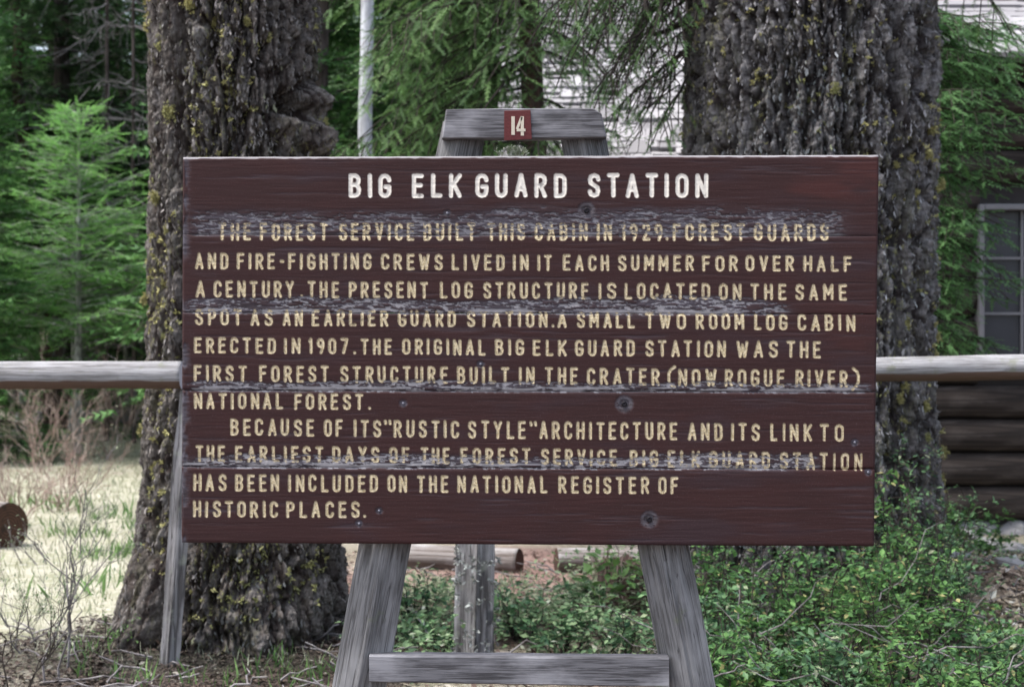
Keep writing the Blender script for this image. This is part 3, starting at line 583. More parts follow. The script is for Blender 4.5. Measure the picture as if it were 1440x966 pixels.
# ------------------------------------------------------------------ big trunks
def trunk(name, table, d, seed, mat, flmat, label, roots, groove=None, burl=None, nth=(330, 70), nz=470, nfl=19000, ztop=4.6):
    base = P(np.mean([table[-1][1], table[-1][2]]), 483 + FP * CH / d, d)
    tz = np.array([CH - (r[0] - 483) / FP * d for r in table])[::-1]
    cx = np.array([((r[1] + r[2]) / 2 - 720) / FP * d for r in table])[::-1]; rr = np.array([(r[2] - r[1]) / 2 / FP * d for r in table])[::-1]
    base[0] = np.interp(0., tz, cx); base[2] = float(ground_h(base[0], base[1])); root = thing(name, label, 'tree', base)
    th = np.concatenate([np.linspace(-math.pi * 1.08, .08 * math.pi, nth[0]), np.linspace(.08 * math.pi, math.pi * .92, nth[1] + 1)[1:-1]])
    z = np.concatenate([np.linspace(-.35, 3.7, nz), np.linspace(3.75, 11, 60)])
    Z_, T_ = np.meshgrid(z, th, indexing='ij')
    CXm, RR = np.interp(Z_, tz, cx), np.interp(Z_, tz, rr)
    RR = RR * np.where(Z_ > 3.4, 1 - (Z_ - 3.4) * .03, 1)
    # wood of the trunk: large lobes + roots
    RR = RR * (1 + .035 * (fbm(np.cos(T_) * 1.6 + seed, np.sin(T_) * 1.6, Z_ * .5, 3, seed) - .5) * 2)
    RR = RR + .10 * np.exp(-np.maximum(Z_, 0) / .22) * (np.cos(T_ * roots + seed) * .5 + .2 * np.cos(T_ * (roots * 2 + 1)))
    if groove:
        for tg, wg, dg in groove: RR = RR - dg * np.exp(-((T_ - tg - .12 * (vn(Z_ * 1.1, 0, 0, seed) - .5)) / wg) ** 2)
    if burl:
        for (tb, zb, wt, wz, hb) in burl: RR = RR + hb * np.exp(-((T_ - tb) / wt) ** 2 - ((Z_ - zb) / wz) ** 2) * (.6 + .8 * fbm(T_ * 9, Z_ * 12, 0, 3, seed + 40))
    arcx = T_ * np.mean(rr)
    wx = .13 * (fbm(arcx * 7, Z_ * 3.5, 0, 4, seed + 1) - .5); wz = .30 * (fbm(arcx * 7, Z_ * 4, 0, 4, seed + 2) - .5)
    f1, f2, cid = worley((arcx + wx + .12 * Z_) / .070, (Z_ + wz) / .42, seed); e = f2 - f1
    g1, g2, cid2 = worley((arcx + wx * .9 - .2 * Z_) / .017, (Z_ + wz * .8) / .042, seed + 4); e2 = g2 - g1
    rid = 1 - np.abs(fbm((arcx + wx * .5) * 16, Z_ * 5, 0, 4, seed + 7) * 2 - 1) * 2.2
    rid2 = fbm(arcx * 38 + wx * 40, Z_ * 13, 0, 4, seed + 6)
    disp = .020 * ss(.02, .35, e) + .014 * cid + .007 * cid2 * ss(.03, .4, e2) - .070 * ss(.30, .95, rid) + .038 * (rid2 - .5) + .034 * (np.abs(fbm(arcx * 80 + wx * 60, Z_ * 40, 0, 3, seed + 8) - .5) * -2 + .3) + R.normal(0, .0030, Z_.shape)
    if burl: disp = disp * np.where(T_ < -2.1, .55, 1.0)
    Rf = RR - .030 + disp
    # depth centre recedes a little as the trunk leans
    Xw = CXm + Rf * np.cos(T_); Yw = d + Rf * np.sin(T_)
    V = np.stack([Xw, Yw, Z_], -1) - np.array(base)
    nzz, nt = Z_.shape; i = np.arange(nzz - 1)[:, None] * nt; j = np.arange(nt)[None]; jn = (j + 1) % nt
    F = np.stack([i + j, i + jn, i + nt + jn, i + nt + j], -1).reshape(-1, 4)
    a = Acc(); a.add(V, F)
    lich = ss(.45, .7, fbm(arcx * 2.2, Z_ * 1.6, 0, 3, seed + 20))
    o = a.build('trunk', mat, root, smooth=True, vattr={'gap': np.minimum(np.minimum(e, e2 + .12), .35 * (1 - ss(.4, .8, rid)) + .6 * (rid2 - .2)), 'cell': ss(.2, .85, cid * .35 + cid2 * .35 + .5 * (rid2 - .3)), 'lich': lich})
    # loose bark plates standing off the trunk
    def on(tt, zz, off=0.):
        i0 = np.clip(np.searchsorted(z, zz), 0, len(z) - 1); j0 = np.clip(np.searchsorted(th, tt), 0, nt - 1)
        r_ = Rf[i0, j0] + off; return np.stack([CXm[i0, j0] + r_ * np.cos(tt), d + r_ * np.sin(tt), zz], -1) - np.array(base)
    tt = R.uniform(-math.pi * 1.05, .05 * math.pi, nfl); zz = R.uniform(-.1, 3.6, nfl)
    nrmv = np.stack([np.cos(tt), np.sin(tt), np.zeros(nfl)], -1)
    T6 = np.array([[-.7, -.08, 0], [-.25, -.5, .10], [.15, -.22, 0], [.62, -.30, .14], [.45, .25, .02], [-.05, .52, .12], [-.1, .1, .12]])
    Ff = np.array([[0, 1, 6], [1, 2, 6], [2, 3, 6], [3, 4, 6], [4, 5, 6], [5, 0, 6]])
    ax = np.stack([-np.sin(tt) * R.normal(0, .35, nfl), np.cos(tt) * R.normal(0, .35, nfl), np.ones(nfl)], -1) + nrmv * R.normal(0, .45, (nfl, 1))
    szz = R.uniform(.004, .012, nfl) * R.choice([1, 1, 1.6], nfl)
    a = Acc(); stamp(a, T6, [Ff], on(tt, zz, .001), ax, nrmv + R.normal(0, .35, (nfl, 3)), np.stack([szz * 2.0, szz * R.uniform(.5, 1.2, nfl), szz], -1), R.random(nfl) ** 1.7); o2 = a.build('bark_plates', flmat, root); o2['kind'] = 'stuff'
    # lichen tufts
    NL = 700; tl = R.uniform(-math.pi * 1.02, .02 * math.pi, NL * 4); zl = R.uniform(.2, 3.5, NL * 4)
    keep = fbm(tl * 1.3 + seed, zl * 1.1, 0, 3, seed + 20) > .5; tl, zl = tl[keep][:NL], zl[keep][:NL]
    a = Acc(); tuft(a, on(tl, zl, .004), tl, R.uniform(.010, .024, len(tl)), 9); o3 = a.build('lichen', M['lichen'], root); o3['kind'] = 'stuff'
    return root, on
TN = np.array([[0, -.10, 0], [0, .10, 0], [.55, .09, .12], [1, 0, .05], [.55, -.09, .12]]); FN = np.array([[0, 4, 2], [0, 2, 1], [4, 3, 2]])
def tuft(acc, pos, th, size, n):
    for _ in range(n):
        m = len(pos); nv = np.stack([np.cos(th), np.sin(th), np.zeros(m)], -1)
        ax = nv * .6 + R.normal(0, .75, (m, 3)) + np.array([0, 0, -.15]); stamp(acc, TN * np.array([1, 2.2, 1]), [FN], pos + R.normal(0, .25, (m, 3)) * size[:, None], ax, R.normal(0, 1, (m, 3)), size)
def lichen_parts(root, on, spots, d, cxpx, rpx):
    for (px, py, s) in spots:
        c = np.clip((px - cxpx) / rpx, -.98, .98); th = -math.acos(c); z = CH - (py - 483) / FP * (d - .4)
        p = on(np.array([th]), np.array([z]), .01); a = Acc()
        m_ = int(60 + 1800 * s); ps_ = p + np.array([math.cos(th), math.sin(th), 0]) * .012 + R.normal(0, 1, (m_, 3)) * np.array([.42, .22, .62]) * s; tuft(a, ps_, np.full(m_, th), R.uniform(.35, .75, m_) * s ** .5 * .10, 6); a.build('lichen_tuft', M['lichen'], root)
M['pale_tuft'] = leaf_mat('pale_lichen_tuft', (.30, .38, .20), (.80, .80, .74), .2)
a = Acc(); ps_ = (P(724, 213, k_) - S0) + R.normal(0, 1, (60, 3)) * np.array([.020, .006, .006]); tuft(a, ps_, np.full(60, -1.57), np.full(60, .009), 6); a.build('lichen_tuft', M['pale_tuft'], sign)  # added tuft, stands in for the bright roof gap behind the easel top
DL, DR = 8.2, 9.0
tabL = [(-1500, 225, 430), (0, 205, 447), (200, 208, 446), (400, 207, 448), (600, 200, 456), (700, 194, 466), (766, 187, 478), (850, 160, 487), (900, 138, 494), (950, 108, 505), (1010, 70, 530)]
tabR = [(-1500, 985, 1290), (0, 963, 1313), (200, 962, 1311), (400, 960, 1307), (520, 955, 1306), (640, 945, 1312), (720, 935, 1322), (800, 915, 1336), (870, 890, 1352), (960, 850, 1380)]
treeL, onL = trunk('old_conifer', tabL, DL, 5, M['bark_brown'], M['flake_brown'], 'massive furrowed trunk with flared roots behind the left end of the sign', 5,
                   groove=[(-2.05, .06, .13), (-1.2, .04, .03), (-.75, .04, .035), (-1.6, .03, .03)], burl=[(-.30, 2.60, .20, .13, .15), (-.20, 2.80, .12, .07, .10), (-.62, 2.76, .15, .055, -.30), (-.38, 2.73, .14, .04, -.22), (-.75, 2.66, .14, .05, .10)])
treeR, onR = trunk('old_conifer', tabR, DR, 17, M['bark'], M['flake'], 'wider grey trunk speckled with yellow lichen behind the right end of the sign', 5,
                   groove=[(-1.0, .05, .11), (-.72, .03, .05), (-1.45, .03, .04), (-1.9, .03, .04), (-2.3, .03, .04)], nfl=26000)
lichen_parts(treeL, onL, [(252, 155, .035), (228, 272, .028), (285, 5, .03), (318, 30, .02), (345, 125, .022), (240, 60, .02), (268, 205, .02), (395, 50, .02), (425, 60, .018), (210, 420, .02), (226, 520, .018), (208, 610, .022), (232, 660, .02), (236, 395, .018), (300, 230, .02), (368, 30, .02), (410, 90, .018), (215, 330, .02), (470, 160, .016), (245, 320, .018)], DL, 326, 122)
lichen_parts(treeR, onR, [(1137, 140, .024), (1040, 112, .02), (1124, 5, .024), (1285, 180, .03), (1317, 130, .02), (1268, 245, .02), (1252, 455, .024), (1293, 350, .016), (1305, 640, .024), (1245, 560, .02), (1312, 680, .03), (1105, 150, .014), (1262, 340, .014)] + [(float(R.uniform(1236, 1318)), float(R.uniform(190, 740)), float(R.uniform(.012, .028))) for _ in range(22)], DR, 1137, 175)

# ------------------------------------------------------------------ conifer foliage
def needle_template(n, L=.05, w=.012, ang=55, twist=True):
    """twig of unit length along x with n needles a side"""
    V = []; F = []
    for k in range(n):
        x = (k + .3) / n; 
        for sgn in (-1, 1):
            a_ = math.radians(ang - 18 * x); l = L * (1 - .35 * x); b = len(V); zz = .25 * L * ((k * 7 + (sgn > 0) * 3) % 5 - 2) / 2
            V += [[x - w, 0, 0], [x + w, 0, 0], [x + l * math.cos(a_), sgn * l * math.sin(a_), zz]]; F.append([b, b + 1, b + 2])
    b = len(V); V += [[0, -.008, 0], [0, .008, 0], [1.06, 0, 0]]; F.append([b, b + 1, b + 2])
    return np.array(V), np.array(F)
NT_near = needle_template(11, .20, .034); NT_far = needle_template(5, .30, .075)
def limb(fol, wood, p0, dirv, L, r0, tmpl, droop=.25, lat=14, latlen=.42, spl=.20, flat=.3, bare=.0, sag_tip=0., tint=0., hang=0.0, dens=1.0):
    """one conifer branch: axis, side twigs in a flat fan, needle sprays along each"""
    dirv = nrm(np.asarray(dirv, float)); n = 9; t_ = np.linspace(0, 1, n)[:, None]
    pts = p0 + dirv * L * t_ + np.array([0, 0, -1]) * droop * L * t_ ** 2 + np.cumsum(R.normal(0, .012 * L, (n, 3)), 0) * .6
    tube(wood, pts, np.linspace(r0, r0 * .2, n), 5)
    side0 = nrm(np.cross(dirv, [0, 0, 1]))
    S, A = [], []
    for k in range(lat):
        f = bare + (1 - bare) * (k + R.random() * .6) / lat
        q = np.array([np.interp(f, t_[:, 0], pts[:, c_]) for c_ in range(3)]); sg = 1 if k % 2 else -1
        ll = L * latlen * (1 - .75 * f) * R.uniform(.7, 1.2) + spl * .5
        tang = nrm(pts[min(n - 1, int(f * (n - 1)) + 1)] - pts[int(f * (n - 1))] + 1e-6)
        dv = nrm(tang * R.uniform(.5, .9) + side0 * sg * R.uniform(.7, 1.1) + np.array([0, 0, -1]) * (R.uniform(-.1, .3) + hang))
        m = max(2, int(ll / (spl * .55) * dens)); ff = np.linspace(.08, 1, m)[:, None]
        tw = q + dv * ll * ff + np.array([0, 0, -1]) * (.18 + hang) * ll * ff ** 2
        tube(wood, np.vstack([q, tw[::max(1, m // 3)], tw[-1:]]), r0 * .18 + .0012, 3)
        for e_ in range(m):
            for ss_ in (-1, 1):
                if e_ == m - 1 and ss_ == 1: a_ = dv
                else: a_ = dv * .8 + np.cross(dv, [0, 0, 1]) * ss_ * .8 + np.array([0, 0, -1]) * (.12 + hang)
                S.append(tw[e_] - dv * spl * .15); A.append(a_ + R.normal(0, flat * .5, 3))
    # leader
    S += [pts[-2], pts[-1]]; A += [dirv, dirv]
    S, A = np.array(S), np.array(A)
    stamp(fol, tmpl[0], [tmpl[1]], S, A, np.array([0, 0, 1.]) + R.normal(0, flat, (len(S), 3)), spl * R.uniform(.7, 1.25, len(S)), np.clip(R.normal(.5 + tint, .22, len(S)), 0, 1))
def conifer(name, label, H, h0, Lmax, r0, spacing, perw, tmpl, fmat, bmat, spl, lat, loc=(0, 0, 0), group=None, dead=True, droop=.3, seedtop=1.0, up=.15, power=.8, lean=(0, 0)):
    root = thing(name, label, 'tree', loc, group); fol, wd, tr = Acc(), Acc(), Acc()
    zz = np.concatenate([[-.3], np.linspace(.15, H, 14)]); 
    cx = lean[0] * zz / H + .012 * H * (vn(zz * .3, 1.5, 0, int(R.integers(99))) - .5); cy = lean[1] * zz / H
    tube(tr, np.stack([cx, cy, zz], -1), np.concatenate([[r0 * 1.35], np.linspace(r0 * 1.1, .015, 14)]), 12); tr.build('trunk', bmat, root, smooth=True)
    h = h0
    while h < H - .1:
        f = (h - h0) / (H - h0); Lb = Lmax * (1 - f) ** power + .20
        for k in range(perw):
            a_ = R.uniform(0, 2 * math.pi); dv = np.array([math.cos(a_), math.sin(a_), up + .5 * f])
            p0 = np.array([np.interp(h, zz, cx), np.interp(h, zz, cy), h + R.uniform(-.1, .1)])
            limb(fol, wd, p0, dv, Lb * R.uniform(.7, 1.15), .006 + Lb * .007, tmpl, droop * R.uniform(.6, 1.3) * (1 - .7 * f), max(4, int(lat * (1 - .6 * f))), spl=spl * (1 - .3 * f), tint=.0 + .12 * f)
        h += spacing * R.uniform(.8, 1.2) * (1 + .0 * f)
    fol.build('needles', fmat, root); wd.build('branches', bmat, root)
    if dead and h0 > 1.2:
        dd = Acc()
        for _ in range(int(h0 * 7)):
            a_ = R.uniform(0, 2 * math.pi); z_ = R.uniform(.6, h0 + .6); L_2 = R.uniform(.5, Lmax * .7); dv = np.array([math.cos(a_), math.sin(a_), R.uniform(-.35, .1)])
            q = np.array([0, 0, z_]); pp = bent(q, q + dv * L_2, 6, .03, .03); tube(dd, pp, np.linspace(.012, .003, 6), 3)
            for __ in range(5):
                f = R.uniform(.3, .95); b_ = q + dv * L_2 * f; tube(dd, bent(b_, b_ + (dv * .5 + R.normal(0, .5, 3) + [0, 0, -.2]) * .35 * L_2, 4, .04), np.linspace(.005, .002, 4), 3)
        dd.build('dead_branches', M['dead'], root)
    return root
def place(o, x, y, s=1, rz=0, label=None, group=None, sz=None):
    o.location = (x, y, float(ground_h(x, y))); o.rotation_euler[2] = rz; o.scale = (s, s, sz or s)
    if label: o['label'] = label
    if group: o['group'] = group
    return o
# young bright fir in the meadow, left
conifer('young_fir', 'bright green young fir with layered branches standing in the meadow at the left', 4.85, 1.75, 1.85, .06, .20, 7, NT_near, M['fir_bright'], M['pale_bark'], .22, 12,
        loc=(-6.1, 22, 0), dead=False, droop=.07, up=.14, power=.85)
# forest kinds
GF = 'dark conifers of the forest behind the meadow'
kinds = [conifer('forest_conifer', 'x', 17, 2.6, 2.6, .19, .50, 6, NT_far, M['fir_dark'], M['far_bark'], .50, 10, group=GF),
         conifer('forest_conifer', 'x', 15, 1.6, 2.3, .15, .42, 6, NT_far, M['fir'], M['far_bark'], .46, 10, group=GF),
         conifer('forest_conifer', 'x', 19, 3.6, 2.9, .23, .60, 6, NT_far, M['fir_dark'], M['far_bark'], .55, 10, group=GF),
         conifer('forest_conifer', 'x', 10, .4, 2.2, .12, .36, 6, NT_far, M['fir'], M['far_bark'], .44, 10, group=GF)]
labs = ['dark conifer with bare lower limbs in the forest behind the meadow', 'mid green conifer with low skirts in the forest behind the meadow', 'tall dark conifer with a high crown in the forest behind the meadow', 'dense young conifer branched to the ground in the forest background']
spots = []
rr_ = random.Random(5)
for row, (d0, d1, n, xw) in enumerate([(30, 35, 10, 12), (36, 43, 14, 15), (44, 54, 18, 19), (55, 68, 22, 25), (70, 95, 24, 34)]):
    for k in range(n):
        x = -xw + 2 * xw * (k + rr_.uniform(.1, .9)) / n; y = rr_.uniform(d0, d1)
        kk = rr_.choice([0, 1, 2, 3]) if row < 2 else rr_.choice([0, 1, 3, 3])
        spots.append((x, y, kk, rr_.uniform(.85, 1.2), rr_.uniform(0, 6.28)))
seen = set()
for (x, y, kk, s, rz) in spots:
    if kk not in seen: o = kinds[kk]; seen.add(kk)
    else: o = copy_tree(kinds[kk])
    px_ = 720 + FP * x / y
    zone = 'beyond the left edge of the photo' if px_ < -40 else 'far behind the young fir at the left' if px_ < 200 else 'hidden behind the furrowed left trunk' if px_ < 450 else 'far behind the pale pole' if px_ < 600 else 'far behind the easel top' if px_ < 800 else 'hidden behind the pale roof and right trunk' if px_ < 1310 else 'beyond the cabin roof at the right'
    row_ = 'front row' if y < 36 else 'second row' if y < 44 else 'third row' if y < 55 else 'fourth row' if y < 69 else 'hillside'
    place(o, x, y, s, rz, ['bare limbed dark conifer', 'mid green conifer', 'high crowned dark conifer', 'dense low branched conifer'][kk] + ', forest ' + row_ + ', ' + zone)
# nearer trees at the left edge and centre
mid = [(-7.2, 20.5, 3, .62, .9, 'green bushy conifer at the left edge beside the young fir'), (-3.2, 27, 3, 1.2, .9, 'dense conifer right behind the furrowed left trunk'), (-1.9, 30, 3, 1.3, 2.9, 'dense conifer in the gap beside the pale pole'), (.6, 31, 3, 1.3, 3.9, 'dense conifer behind the drooping fir'),
       (-9.3, 24, 1, .95, .3, 'mid green conifer at the left edge just behind the young fir'), (-7.9, 27.5, 0, 1., 2.2, 'dark conifer with bare lower limbs right behind the young fir'),
       (-4.6, 26, 3, .8, 1.2, 'dense low conifer filling the gap left of the furrowed left trunk'), (-2.6, 21, 1, 1.0, 4.0, 'mid green conifer seen just right of the furrowed left trunk'),
       (-.9, 24, 0, 1.0, 5.1, 'dark conifer behind the pale pole and easel top'), (-6.6, 31, 3, 1.15, 2, 'dense green conifer in the dark gap behind the young fir')]
for (x, y, kk, s, rz, lb) in mid: place(copy_tree(kinds[kk]), x, y, s, rz, lb, 'conifers standing nearer than the forest edge')
yf2 = copy_tree([o for o in bpy.data.objects if o.name == 'young_fir'][0]); place(yf2, -9.3, 26.5, 1.45, 2.1, 'taller young fir half cut off by the left edge behind the bright one')
yf3 = copy_tree(yf2); place(yf3, -4.9, 30, 1.1, 4.1, 'young fir in the gap right behind the layered one, nearest the furrowed trunk')
# pale trunks at the forest edge, left
def bole(name, label, px, d, wpx, H, mat, lean=0., cat='tree', group=None, dead=0, ns=12):
    if name == 'dead_conifer': mat = M['far_bark']
    x = (px - 720) / FP * d; z0 = float(ground_h(x, d)); root = thing(name, label, cat, (x, d, z0), group); a = Acc(); r = wpx / 2 / FP * d
    zz = np.linspace(-.2, H, 22); w = .5 * r * (vn(zz * 1.3, px, 0, 4) - .5) * 2
    tube(a, np.stack([w + lean * zz, w * .5, zz], -1), r * np.interp(zz, [-.2, .1, H * .5, H], [1.5, 1.1, .9, .6]) * (1 + .10 * (vn(zz * 5, px, 0, 9) - .5)), ns); a.build('trunk', mat, root, smooth=True)
    if dead:
        b = Acc()
        for _ in range(dead):
            a_ = R.uniform(0, 6.28); z_ = R.uniform(H * .12, H * .9); Lb = R.uniform(.5, 1.5); dv = np.array([math.cos(a_), math.sin(a_), R.uniform(-.5, .1)]); q = np.array([lean * z_, 0, z_])
            tube(b, bent(q, q + dv * Lb, 6, .04, .02), np.linspace(.016, .004, 6), 4)
            for __ in range(7):
                f = R.uniform(.2, .95); b_ = q + dv * Lb * f; e_ = b_ + (dv * .5 + R.normal(0, .55, 3) + [0, 0, -.25]) * .4 * Lb
                tube(b, bent(b_, e_, 4, .05), np.linspace(.007, .003, 4), 3)
        b.build('branches', M['dead'], root)
    return root
bole('bare_tree', 'thick pale mottled trunk rising above the left rail near the left edge', 38, 27, 24, 3.6, M['pale_bark'])
bole('bare_tree', 'slim white flecked trunk under the middle of the young fir', 104, 26, 14, 3.4, M['pale_bark'])
bole('bare_tree', 'short thin pale trunk close to the left side of the furrowed trunk', 179, 30, 9, 6, M['pale_bark'])
bole('bare_tree', 'grey trunk below the left rail beside the furrowed trunk', 168, 33, 16, 9, M['far_bark'])
bole('bare_tree', 'red brown leaning trunk at the top left corner', 72, 26.5, 20, 10, M['red_bark'], lean=-.085, dead=10)
bole('dead_conifer', 'grey dead conifer with tangled bare limbs above the young fir', 150, 25, 7, 9, M['dead'], dead=50)
bole('dead_conifer', 'grey dead conifer with drooping bare limbs left of the furrowed trunk', 188, 24.5, 6, 9, M['dead'], dead=36)
# pale pole left of the easel top
M['pole'] = simple_bark('pale_pole_paint', (.30, .31, .33), (.52, .54, .58), (6, 6, 2))
pr = bole('pale_pole', 'straight pale blue-grey pole standing left of the easel top', 517, 17, 21, 9, M['pole'], cat='pole', ns=16)

# middle tree behind the easel: brown trunk with drooping limbs
def mid_tree():
    x, d = (752 - 720) / FP * 12.6, 12.6; root = thing('drooping_fir', 'drooping fir with a brown trunk right behind the easel top', 'tree', (x, d, float(ground_h(x, d))))
    tr, fol, wd = Acc(), Acc(), Acc()
    zz = np.linspace(-.2, 9, 16); tube(tr, np.stack([.05 * np.sin(zz), 0 * zz, zz], -1), np.linspace(.12, .05, 16), 12); tr.build('trunk', M['red_bark'], root, smooth=True)
    for k in range(84):
        z_ = R.uniform(2.2, 6.4); a_ = R.uniform(math.pi * .55, math.pi * 1.55) if k % 4 else R.uniform(-.9, 1.2)
        dv = np.array([math.cos(a_), math.sin(a_), R.uniform(-.2, .15)]); Lb = R.uniform(.9, 1.75) if k % 4 else R.uniform(.4, 1.15)
        limb(fol, wd, np.array([0, 0, z_]), dv, Lb, .014, NT_near, R.uniform(.25, .7), 11, spl=.17, hang=.25, latlen=.4)
    for (px, py) in [(520, 60), (505, 175), (560, 30), (530, 200), (500, 95), (545, 130), (470, 190)]:
        e_ = P(px, py, 12.2) - np.array(root.location); z_ = e_[2] + R.uniform(.5, .9); p0 = np.array([0, 0, z_]); limb(fol, wd, p0, e_ - p0, np.linalg.norm(e_ - p0), .014, NT_near, .1, 13, spl=.17, hang=.22, latlen=.35)
    fol.build('needles', M['fir_mid'], root); wd.build('branches', M['dark_twig'], root)
mid_tree()

# limbs that hang off the big right trunk across the pale roof and beside the window
def hanging(root, origin, limbs, fmat, name='branch', needle=True):
    for (px0, py0, px1, py1, d0, d1, bare, lat) in limbs:
        p0, p1 = P(px0, py0, d0), P(px1, py1, d1); b = Acc(); w = Acc(); L = np.linalg.norm(p1 - p0)
        limb(b, w, p0 - origin, p1 - p0 + np.array([0, 0, .12 * L]), L, .016, NT_near, .14, lat, spl=.11, hang=.30, latlen=.34, bare=bare, dens=.8)
        br = w.build(name, M['dark_twig'], root)
        if needle: b.build('needles', fmat, br)
RO = np.array(treeR.location)
hanging(treeR, RO, [(985, -150, 800, 60, 9, 8.6, .3, 10), (975, -60, 860, 120, 9, 8.8, .35, 9), (985, -190, 905, 60, 9, 8.5, .3, 9), (1000, -120, 780, 10, 9, 8.4, .3, 14), (1000, -150, 720, -10, 9, 8.6, .2, 16), (990, -90, 840, 50, 9, 8.9, .3, 12), (990, -20, 900, 60, 9, 8.9, .3, 9), (990, -130, 930, 30, 9, 8.7, .3, 9), (1010, -150, 650, -40, 9, 9.3, .2, 16), (1010, -130, 820, 20, 9, 9.2, .2, 16), (1010, -110, 760, 30, 9, 9.0, .25, 14), (1000, 40, 870, 150, 9, 8.9, .35, 12), (1000, -40, 900, 20, 9, 8.7, .2, 12), (1000, 60, 930, 170, 9, 8.8, .3, 9), (1300, -120, 1410, 20, 9, 9.2, .3, 8)], M['fir_mid'])
# bare drooping twigs between trunk and roof
tw = Acc()
for _ in range(46):
    px0, py0 = R.uniform(900, 985), R.uniform(-140, 90); ln = R.uniform(60, 190); ang = R.uniform(.9, 1.5); d_ = R.uniform(8.6, 9.6)
    p0 = P(px0, py0, d_); p1 = P(px0 - ln * math.cos(ang) * 1.1, py0 + ln * math.sin(ang), d_ + R.uniform(-.2, .2)); pts = bent(p0, p1, 8, .035, -.05); tube(tw, pts - RO, np.linspace(.008, .0025, 8), 4)
    for __ in range(5):
        q = pts[R.integers(2, 7)]; tube(tw, bent(q, q + np.array([R.normal(-.05, .10), R.normal(0, .08), -R.uniform(.05, .22)]), 4, .06) - RO, np.linspace(.0035, .0015, 4), 3)
o = tw.build('bare_twigs', M['dark_twig'], treeR)
# leggy stub limbs reaching from the trunk's top left to carry them
for (px0, py0, px1, py1) in [(1010, -160, 890, -100), (1000, -60, 905, -10), (990, 20, 915, 50)]:
    s_ = Acc(); tube(s_, bent(P(px0, py0, 9.0), P(px1, py1, 9.0), 7, .02) - RO, np.linspace(.028, .009, 7), 6); s_.build('branch', M['dark_twig'], treeR)

# fir whose trunk stands outside the frame at the right; its limbs cross the cabin
def right_fir():
    x, d = (1225 - 720) / FP * 10.9, 10.9; base = np.array([x, d, float(ground_h(x, d))]); root = thing('spreading_fir', 'green fir between the right trunk and the cabin window', 'tree', base)
    tr = Acc(); zz = np.linspace(-.2, 9, 14); tube(tr, np.stack([0 * zz, 0 * zz, zz], -1), np.linspace(.17, .06, 14), 12); tr.build('trunk', M['far_bark'], root, smooth=True)
    fol, wd = Acc(), Acc()
    tg = [(1322, 118), (1335, 150), (1330, 215), (1345, 270), (1318, 330), (1350, 385), (1330, 440), (1345, 480), (1400, 120), (1410, 175), (1340, 470), (1300, 100), (1345, 30), (1390, 20), (1430, 30), (1420, 130), (1440, 170), (1400, 210), (1430, 240), (1380, 250), (1330, 60), (1370, 50), (1410, 45), (1350, 95), (1390, 85), (1430, 75), (1380, 40), (1360, 70), (1340, 85), (1400, 90), (1320, 20), (1435, 60), (1440, 90), (1425, 110), (1370, 120), (1400, 480), (1360, 180), (1380, 355), (1395, 320), (1415, 385), (1355, 300), (1345, 320), (1350, 410), (1355, 440), (1340, 400), (1390, 300), (1440, 395), (1330, 170), (1340, 190), (1335, 300), (1350, 340), (1340, 360), (1360, 215), (1370, 160), (1318, 245), (1325, 400), (1340, 130), (1360, 100), (1390, 475)]
    for (px, py) in tg:
        dd = d + R.uniform(-.9, .3); e_ = P(px, py, dd) - base; z_ = e_[2] + R.uniform(.0, .3); p0 = np.array([0, 0, z_]); v = e_ - p0; L = np.linalg.norm(v)
        limb(fol, wd, p0, v + np.array([0, 0, .10 * L]), L, .012, NT_near, .10, 16, spl=.13, hang=.12, latlen=.30, bare=.3)
    M['fir_light'] = leaf_mat('light_fir_needles', (.05, .13, .045), (.20, .40, .14), .32); fol.build('needles', M['fir_light'], root); wd.build('branches', M['dark_twig'], root)
right_fir()

